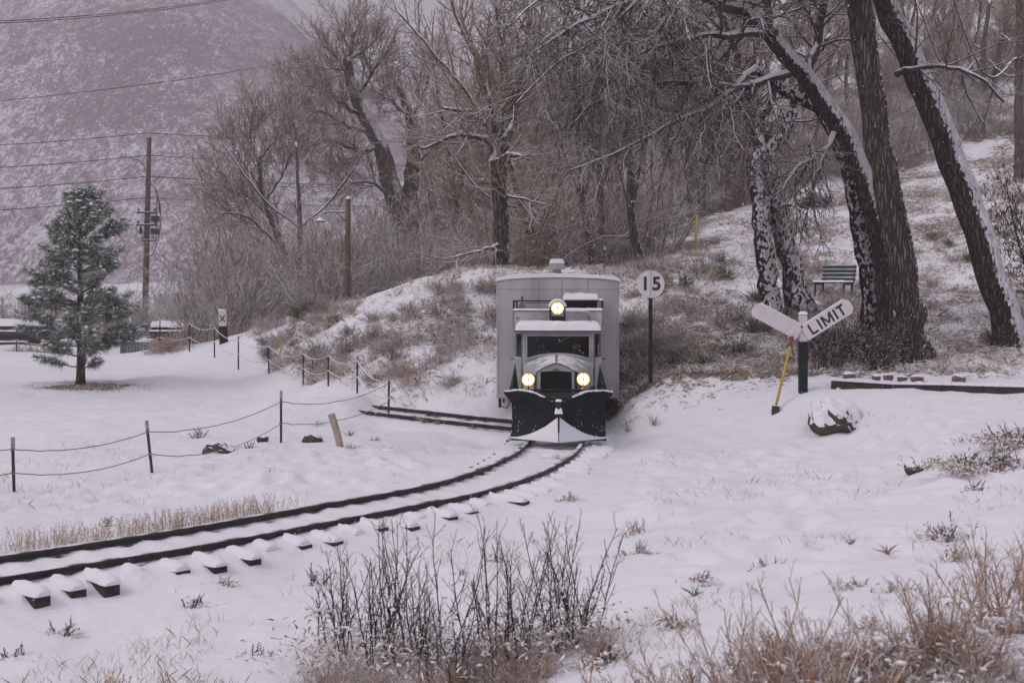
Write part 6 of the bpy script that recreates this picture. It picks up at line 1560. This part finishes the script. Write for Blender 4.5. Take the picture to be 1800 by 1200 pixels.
# ---- foreground shrubs
def stem_shrub(u, d, h, n, seed, label, mat_=None, spread=0.28, name='shrub', width=0.30, dry=True, leaf=0, group=None):
    rng = np.random.default_rng(seed); b = base(u, 0, d, 0.02); m = MB(); m2 = MB()
    for i in range(n):
        a = rng.uniform(0, 6.28); off = np.array([rng.normal() * width * .5, rng.normal() * width * .4, 0])
        L = h * rng.uniform(0.45, 1.05)
        P = wander(off, np.array([off[0] * .9 + math.cos(a) * spread * .8, off[1] * .4 + math.sin(a) * spread * .6, 1.0]), L, 10, 0.07, 0.012, rng); R = np.linspace(0.0075, 0.0028, 11)
        m.tube(P, R, 5, caps=False)
        kids([m], P, R, 0, [dict(n=9, len=h * 0.20, angle=32, trop=0.05, wob=0.1, seg=4, rr=0.75, rmin=0.0022, k=4, start=0.25, taperlen=0.3, rend=0.0016), dict(n=2, ratio=0.45, angle=35, wob=0.1, seg=2, rr=0.8, rmin=0.0018, k=3, start=0.2, rend=0.0014)], rng)
    t = empty(name, tuple(b), 0, label, 'shrub', group); m.build('stems', mat_ or M['weed_dark'], t, smooth=True)
    # snowed-in dead leaves and litter round the foot
    if leaf:
        C = rng.normal(size=(leaf, 3)) * np.array([width * 0.9, width * 0.6, 0]) + np.array([0, 0, 1]) * np.abs(rng.normal(size=(leaf, 1))) * h * 0.17
        D = rng.normal(size=(leaf, 3)) + np.array([0, 0, 0.2]); D /= np.linalg.norm(D, axis=1, keepdims=True)
        blades(m2, C, D, rng.uniform(0.03, 0.09, leaf), rng.uniform(0.004, 0.011, leaf), rng, 0.5); tag(m2.build('dead_leaves', M['brush'], t), kind='stuff')
    # little loads of snow caught on twigs
    s = MB()
    for i in range(int(n * 5)):
        c = rng.normal(size=3) * np.array([width * .8, width * .5, 0]) + np.array([0, 0, abs(rng.normal()) * h * 0.25]); a = rng.uniform(0.008, 0.024)
        hd = unit(rng.normal(size=3) * np.array([1, 1, 0.3])); s.tube([c - hd * a * 1.6, c - hd * a * .7, c + hd * a * .3, c + hd * a * 1.5], a * np.array([.2, .6, .55, .12]), 7, rough=0.3, rng=rng)
    tag(s.build('snow_lump', M['snow'], t, smooth=True), kind='stuff')
    return t
stem_shrub(655, 11.9, 1.25, 20, 1, 'tall bare shrub of dark upright stems at bottom centre, left of its pair', width=0.42, leaf=1500)
stem_shrub(745, 11.6, 1.35, 12, 2, 'bare dark shrub with one tall pale stem, in the middle of the bottom thicket', width=0.26, leaf=800)
stem_shrub(905, 11.5, 1.30, 18, 3, 'dense bare shrub with brown leaves at its foot, bottom centre right', width=0.30, leaf=2200)
stem_shrub(1000, 11.7, 1.15, 16, 4, 'bare reddish stemmed shrub at the right end of the bottom thicket', width=0.26, leaf=1100)
stem_shrub(590, 12.4, 0.95, 7, 5, 'sparse thin stemmed shrub at the left end of the bottom thicket', width=0.22, leaf=120, spread=0.15)
stem_shrub(810, 11.2, 0.75, 8, 6, 'short bare shrub low between the two dark thickets', width=0.30, leaf=300)
# pale frosted shrubs at the right, out of focus
stem_shrub(1290, 8.2, 0.85, 34, 7, 'pale frosted shrub with thin seed stalks at the bottom right of centre', M['weed_pale'], 0.75, width=0.35, leaf=500)
stem_shrub(1420, 7.8, 0.95, 38, 8, 'large pale frosted shrub arching right at the bottom', M['weed_pale'], 0.95, width=0.38, leaf=900)
stem_shrub(1110, 8.8, 0.5, 28, 9, 'low pale grassy shrub at the bottom, left of the frosted shrubs', M['weed_pale'], 0.9, width=0.30, leaf=500)
stem_shrub(1640, 8.4, 0.7, 30, 10, 'pale frosted shrub near the bottom right corner', M['weed_pale'], 0.9, width=0.34, leaf=500)
stem_shrub(1775, 9.5, 0.85, 34, 11, 'tan twiggy shrub at the right edge near the bottom', M['weed_pale'], 0.9, width=0.32, leaf=300)
stem_shrub(1700, 8.0, 0.45, 8, 12, 'rust brown bent stalks in the bottom right corner', M['straw'], 1.1, width=0.22, leaf=100)
stem_shrub(60, 10.3, 0.42, 9, 13, 'thin pale weeds in the bottom left corner', M['weed_pale'], 0.5, width=0.26, leaf=120)
stem_shrub(175, 10.6, 0.62, 3, 14, 'single tall seed stalk leaning right near the bottom left', M['weed_pale'], 0.5, width=0.08, leaf=20)
stem_shrub(318, 11.0, 0.48, 8, 15, 'tangled frosted weed in front of the sleeper ends', M['weed_pale'], 0.9, width=0.20, leaf=260)
stem_shrub(255, 10.7, 0.24, 14, 16, 'low dark clump capped with snow below the sleeper ends', M['weed_dark'], 1.2, width=0.16, leaf=420)
stem_shrub(430, 10.4, 0.32, 7, 17, 'short dark weeds at the bottom edge left of centre', M['weed_dark'], 0.6, width=0.22, leaf=60)
stem_shrub(190, 17.5, 0.22, 3, 18, 'small forked twig standing in the snow beyond the track', M['weed_dark'], 0.6, width=0.07, leaf=30)
stem_shrub(1665, 13.8, 0.30, 8, 19, 'brown withered plants poking up in the right hand snow', M['weed_dark'], 1.0, width=0.20, leaf=260)
stem_shrub(1745, 17.6, 0.34, 40, 20, 'broad mound of snow laden dark brush at the right edge', M['weed_dark'], 1.4, width=0.42, leaf=3500)
stem_shrub(1795, 18.6, 0.36, 30, 21, 'second mound of snowy dark brush cut by the right edge', M['weed_dark'], 1.3, width=0.36, leaf=2600)
stem_shrub(878, 15.6, 0.14, 5, 22, 'tiny dark weed just below the curving near rail', M['weed_dark'], 0.8, width=0.04, leaf=60)
stem_shrub(1060, 11.0, 0.22, 10, 23, 'small dark clump in snow right of the bottom thicket', M['weed_dark'], 1.0, width=0.14, leaf=300)
# leafy shrub at the right edge
def leafy():
    rng = np.random.default_rng(61); b = base(1880, 0, 33.5, 0.05); m = MB(); l = MB()
    for i in range(20):
        P = wander(rng.normal(size=3) * np.array([.5, .5, 0]), np.array([rng.normal() * .35 - .12, rng.normal() * .3, 1]), rng.uniform(3.0, 5.6), 12, 0.07, 0.0, rng); R = np.linspace(0.028, 0.006, 13); m.tube(P, R, 5, caps=False)
        sub = MB(); kids([m], P, R, 0, [dict(n=13, len=0.9, angle=48, wob=0.13, seg=5, rr=0.6, rmin=0.007, k=4, start=0.15, rend=0.004), dict(n=4, ratio=0.5, angle=45, wob=0.15, seg=3, rmin=0.004, k=3, rend=0.003)], rng)
        q = 230; f = rng.uniform(0.15, 1, q); C = P[(f * 12).astype(int).clip(0, 12)] + rng.normal(size=(q, 3)) * np.array([.32, .3, .25]); D = rng.normal(size=(q, 3)) * 0.4 + np.array([0, 0, -1]); D /= np.linalg.norm(D, axis=1, keepdims=True)
        blades(l, C, D, rng.uniform(0.06, 0.14, q), rng.uniform(0.010, 0.020, q), rng, 0.1)
    t = empty('leafy_shrub', tuple(b), 0, 'tall brown shrub with withered hanging leaves at the right edge', 'shrub'); m.build('stems', M['weed_dark'], t, smooth=True); tag(l.build('leaves', M['weed_dark'], t), kind='stuff')
leafy()
# scattered stubble in the foreground snow
n = 16000; u = gr.uniform(0, 1800, n); v = gr.uniform(770, 1190, n); d = (CZ + 0.2) * F / (v - HZ); x = (u - 900) * d / F
keep = (poly_dist(x, d, MAIN[::2])[0] > 1.5) & (fbm(x, d, 1.1, 3, 5.0) > 0.17)
o = stuff_blades('stubble', np.stack([x, d], 1)[keep], M['straw'], 0.03, 0.19, 0.0025, 0.7, seed=6); tag(o, 'thin grass tips poking through the foreground snow', 'grass')
# dense frosted grass along the bottom right
n = 14000; u = gr.uniform(1000, 1800, n); d = gr.uniform(7.0, 9.6, n); x = (u - 900) * d / F; keep = fbm(x, d, 0.6, 3, 1.0) + (9.2 - d) * 0.25 > 0.28
o = stuff_blades('frosted_grass', np.stack([x, d], 1)[keep], M['weed_pale'], 0.10, 0.38, 0.0028, 0.9, seed=7, bend=0.8); tag(o, 'frosted pale grass along the bottom right edge', 'grass')
# little green and tan grass tufts
def tuft(u, d, s, label, mt):
    rng = np.random.default_rng(int(u)); b = base(u, 0, d, 0.02); m = MB(); n = 34; a = rng.uniform(0, 6.28, n); el = rng.uniform(0.5, 1.4, n)
    D = np.stack([np.cos(a) * np.cos(el), np.sin(a) * np.cos(el), np.sin(el)], 1); blades(m, rng.normal(size=(n, 3)) * np.array([.012, .012, 0]) * s, D, rng.uniform(0.08, 0.2, n) * s, 0.003, rng, 0.5)
    o = m.build('grass_tuft', mt, loc=tuple(b)); tag(o, label, 'grass tuft')
tuft(1222, 12.6, 0.9, 'small green grass tuft in the open snow right of centre', M['yucca']); tuft(1500, 14.3, 0.9, 'green grass tuft in the snow below the boulder', M['yucca']); tuft(1560, 13.6, 1.0, 'wispy grass tuft just right of the green one', M['weed_pale'])
tuft(812, 14.9, 1.0, 'small grass tuft below the near rail at centre', M['yucca']); tuft(1150, 26.3, 2.0, 'tan grass tuft at the foot of the slope near the plow', M['straw']); tuft(1105, 26.3, 2.0, 'tan grass tuft beside the right end of the plow', M['straw'])
tuft(745, 29.0, 2.0, 'pinkish grass tuft below the side track, left one', M['straw']); tuft(770, 28.8, 1.8, 'pinkish grass tuft below the side track, right one', M['straw']); tuft(615, 27.6, 1.6, 'dark grass tuft right of the leaning stub', M['weed_dark'])
# litter ring under the pine
n = 5000; a = gr.uniform(0, 6.28, n); r = np.sqrt(gr.random(n)); pts = np.stack([pine_xy[0] + 0.35 + np.cos(a) * r ** 1.3 * 1.9, pine_xy[1] - 0.5 + np.sin(a) * r * 1.15], 1)
o = stuff_blades('pine_litter', pts[:2200], M['brush'], 0.03, 0.09, 0.006, 1.5, seed=9); tag(o, 'bare ring of litter and grass under the pine', 'grass')

# ---------------------------------------------------------------- falling snow
n = 7000; y = 8 + 34 * gr.random(n) ** 0.8; x = gr.uniform(-0.42, 0.42, n) * y; z = CZ + gr.uniform(-0.31, 0.21, n) * y
k_ = z > -0.05; x, y, z = x[k_], y[k_], z[k_]; n = len(x); s = gr.uniform(0.002, 0.0052, n)
O = np.array([(1, 0, 0), (-1, 0, 0), (0, 1, 0), (0, -1, 0), (0.25, 0, 1.7), (-0.25, 0, -1.7)]); Fc = np.array([(0, 2, 4), (2, 1, 4), (1, 3, 4), (3, 0, 4), (2, 0, 5), (1, 2, 5), (3, 1, 5), (0, 3, 5)])
V = (np.stack([x, y, z], 1)[:, None] + O[None] * s[:, None, None]).reshape(-1, 3)
m = MB(); m.addq(V, (np.arange(n)[:, None, None] * 6 + Fc[None]).reshape(-1, 3)); o = m.build('falling_snow', M['snow'], smooth=True); tag(o, 'small snowflakes falling through the air', 'snowfall', kind='stuff')

# more weeds and stalks breaking the foreground snow
rw = random.Random(21)
spots = [(25, 1120), (110, 1085), (205, 1160), (345, 1040), (395, 1010), (455, 1120), (520, 1180), (560, 1010), (1085, 1010), (1130, 940), (1190, 1060), (1235, 1000), (1345, 985), (1580, 1060), (1530, 1130), (1690, 1010), (1710, 900), (1500, 1040), (470, 830), (560, 745), (655, 765), (350, 760), (440, 790), (620, 780), (1000, 880), (1120, 900)]
words = ['thin', 'sparse', 'short', 'wispy', 'bent', 'frosted', 'brittle']
for i, (u, v) in enumerate(spots):
    d = (CZ + 0.15 if v > 900 else CZ + 0.1) * F / (v - HZ) if u < 1100 else (CZ - 0.25) * F / (v - HZ)
    where = 'left of the bottom thicket' if u < 540 and v > 900 else ('between the fence and the track' if v < 850 else ('right of the bottom thicket' if u < 1250 else 'in the lower right snow'))
    stem_shrub(u, d, rw.uniform(0.14, 0.34), rw.randint(4, 9), 500 + i, 'small dry weed poking through the snow ' + where, M[rw.choice(['weed_pale', 'weed_dark', 'brush'])], 0.8, name='dry_weed', width=0.10, leaf=rw.randint(30, 120), group='small weeds ' + where)

# tangled tan clumps round the feet of the foreground shrubs and along the bottom edge
TC = [bush_proto(310, 0.34, 80, M['weed_pale'], 0.8, 2, 0.0032, 'grass_clump'), bush_proto(311, 0.30, 90, M['brush'], 0.6, 2, 0.003, 'grass_clump'), bush_proto(312, 0.42, 60, M['weed_pale'], 1.1, 2, 0.0034, 'grass_clump')]
for i in range(30):
    if i < 12: u = 560 + i * 45 + rw.uniform(-20, 20); d = rw.uniform(11.0, 12.2); wl, gl = 'brown tangled clump at the foot of the bottom centre shrubs', 'clumps under the bottom thicket'
    else: u = 1060 + (i - 12) * 43 + rw.uniform(-25, 25); d = rw.uniform(7.6, 9.6); wl, gl = 'frosted tan clump along the bottom right edge', 'clumps along the bottom right'
    place(TC[rw.randrange(3)], (u - 900) * d / F, d, rw.uniform(0.7, 1.3), wl, gl, 'grass clump', 0.03)
# ---------------------------------------------------------------- haze
def haze():
    m = bpy.data.materials.new('haze_air'); m.use_nodes = True; n = m.node_tree
    for x in list(n.nodes):
        if x.type != 'OUTPUT_MATERIAL': n.nodes.remove(x)
    v = n.nodes.new('ShaderNodeVolumePrincipled'); v.inputs['Color'].default_value = (0.96, 0.855, 0.965, 1)
    v.inputs['Density'].default_value = 0.0018; v.inputs['Anisotropy'].default_value = 0.0
    n.links.new(v.outputs[0], n.nodes['Material Output'].inputs['Volume'])
    g = MB(); g.box(-1560, 1560, -460, 1660, -12, float(MZ.max()) + 6)
    o = g.build('haze', m); tag(o, kind='stuff')
haze()
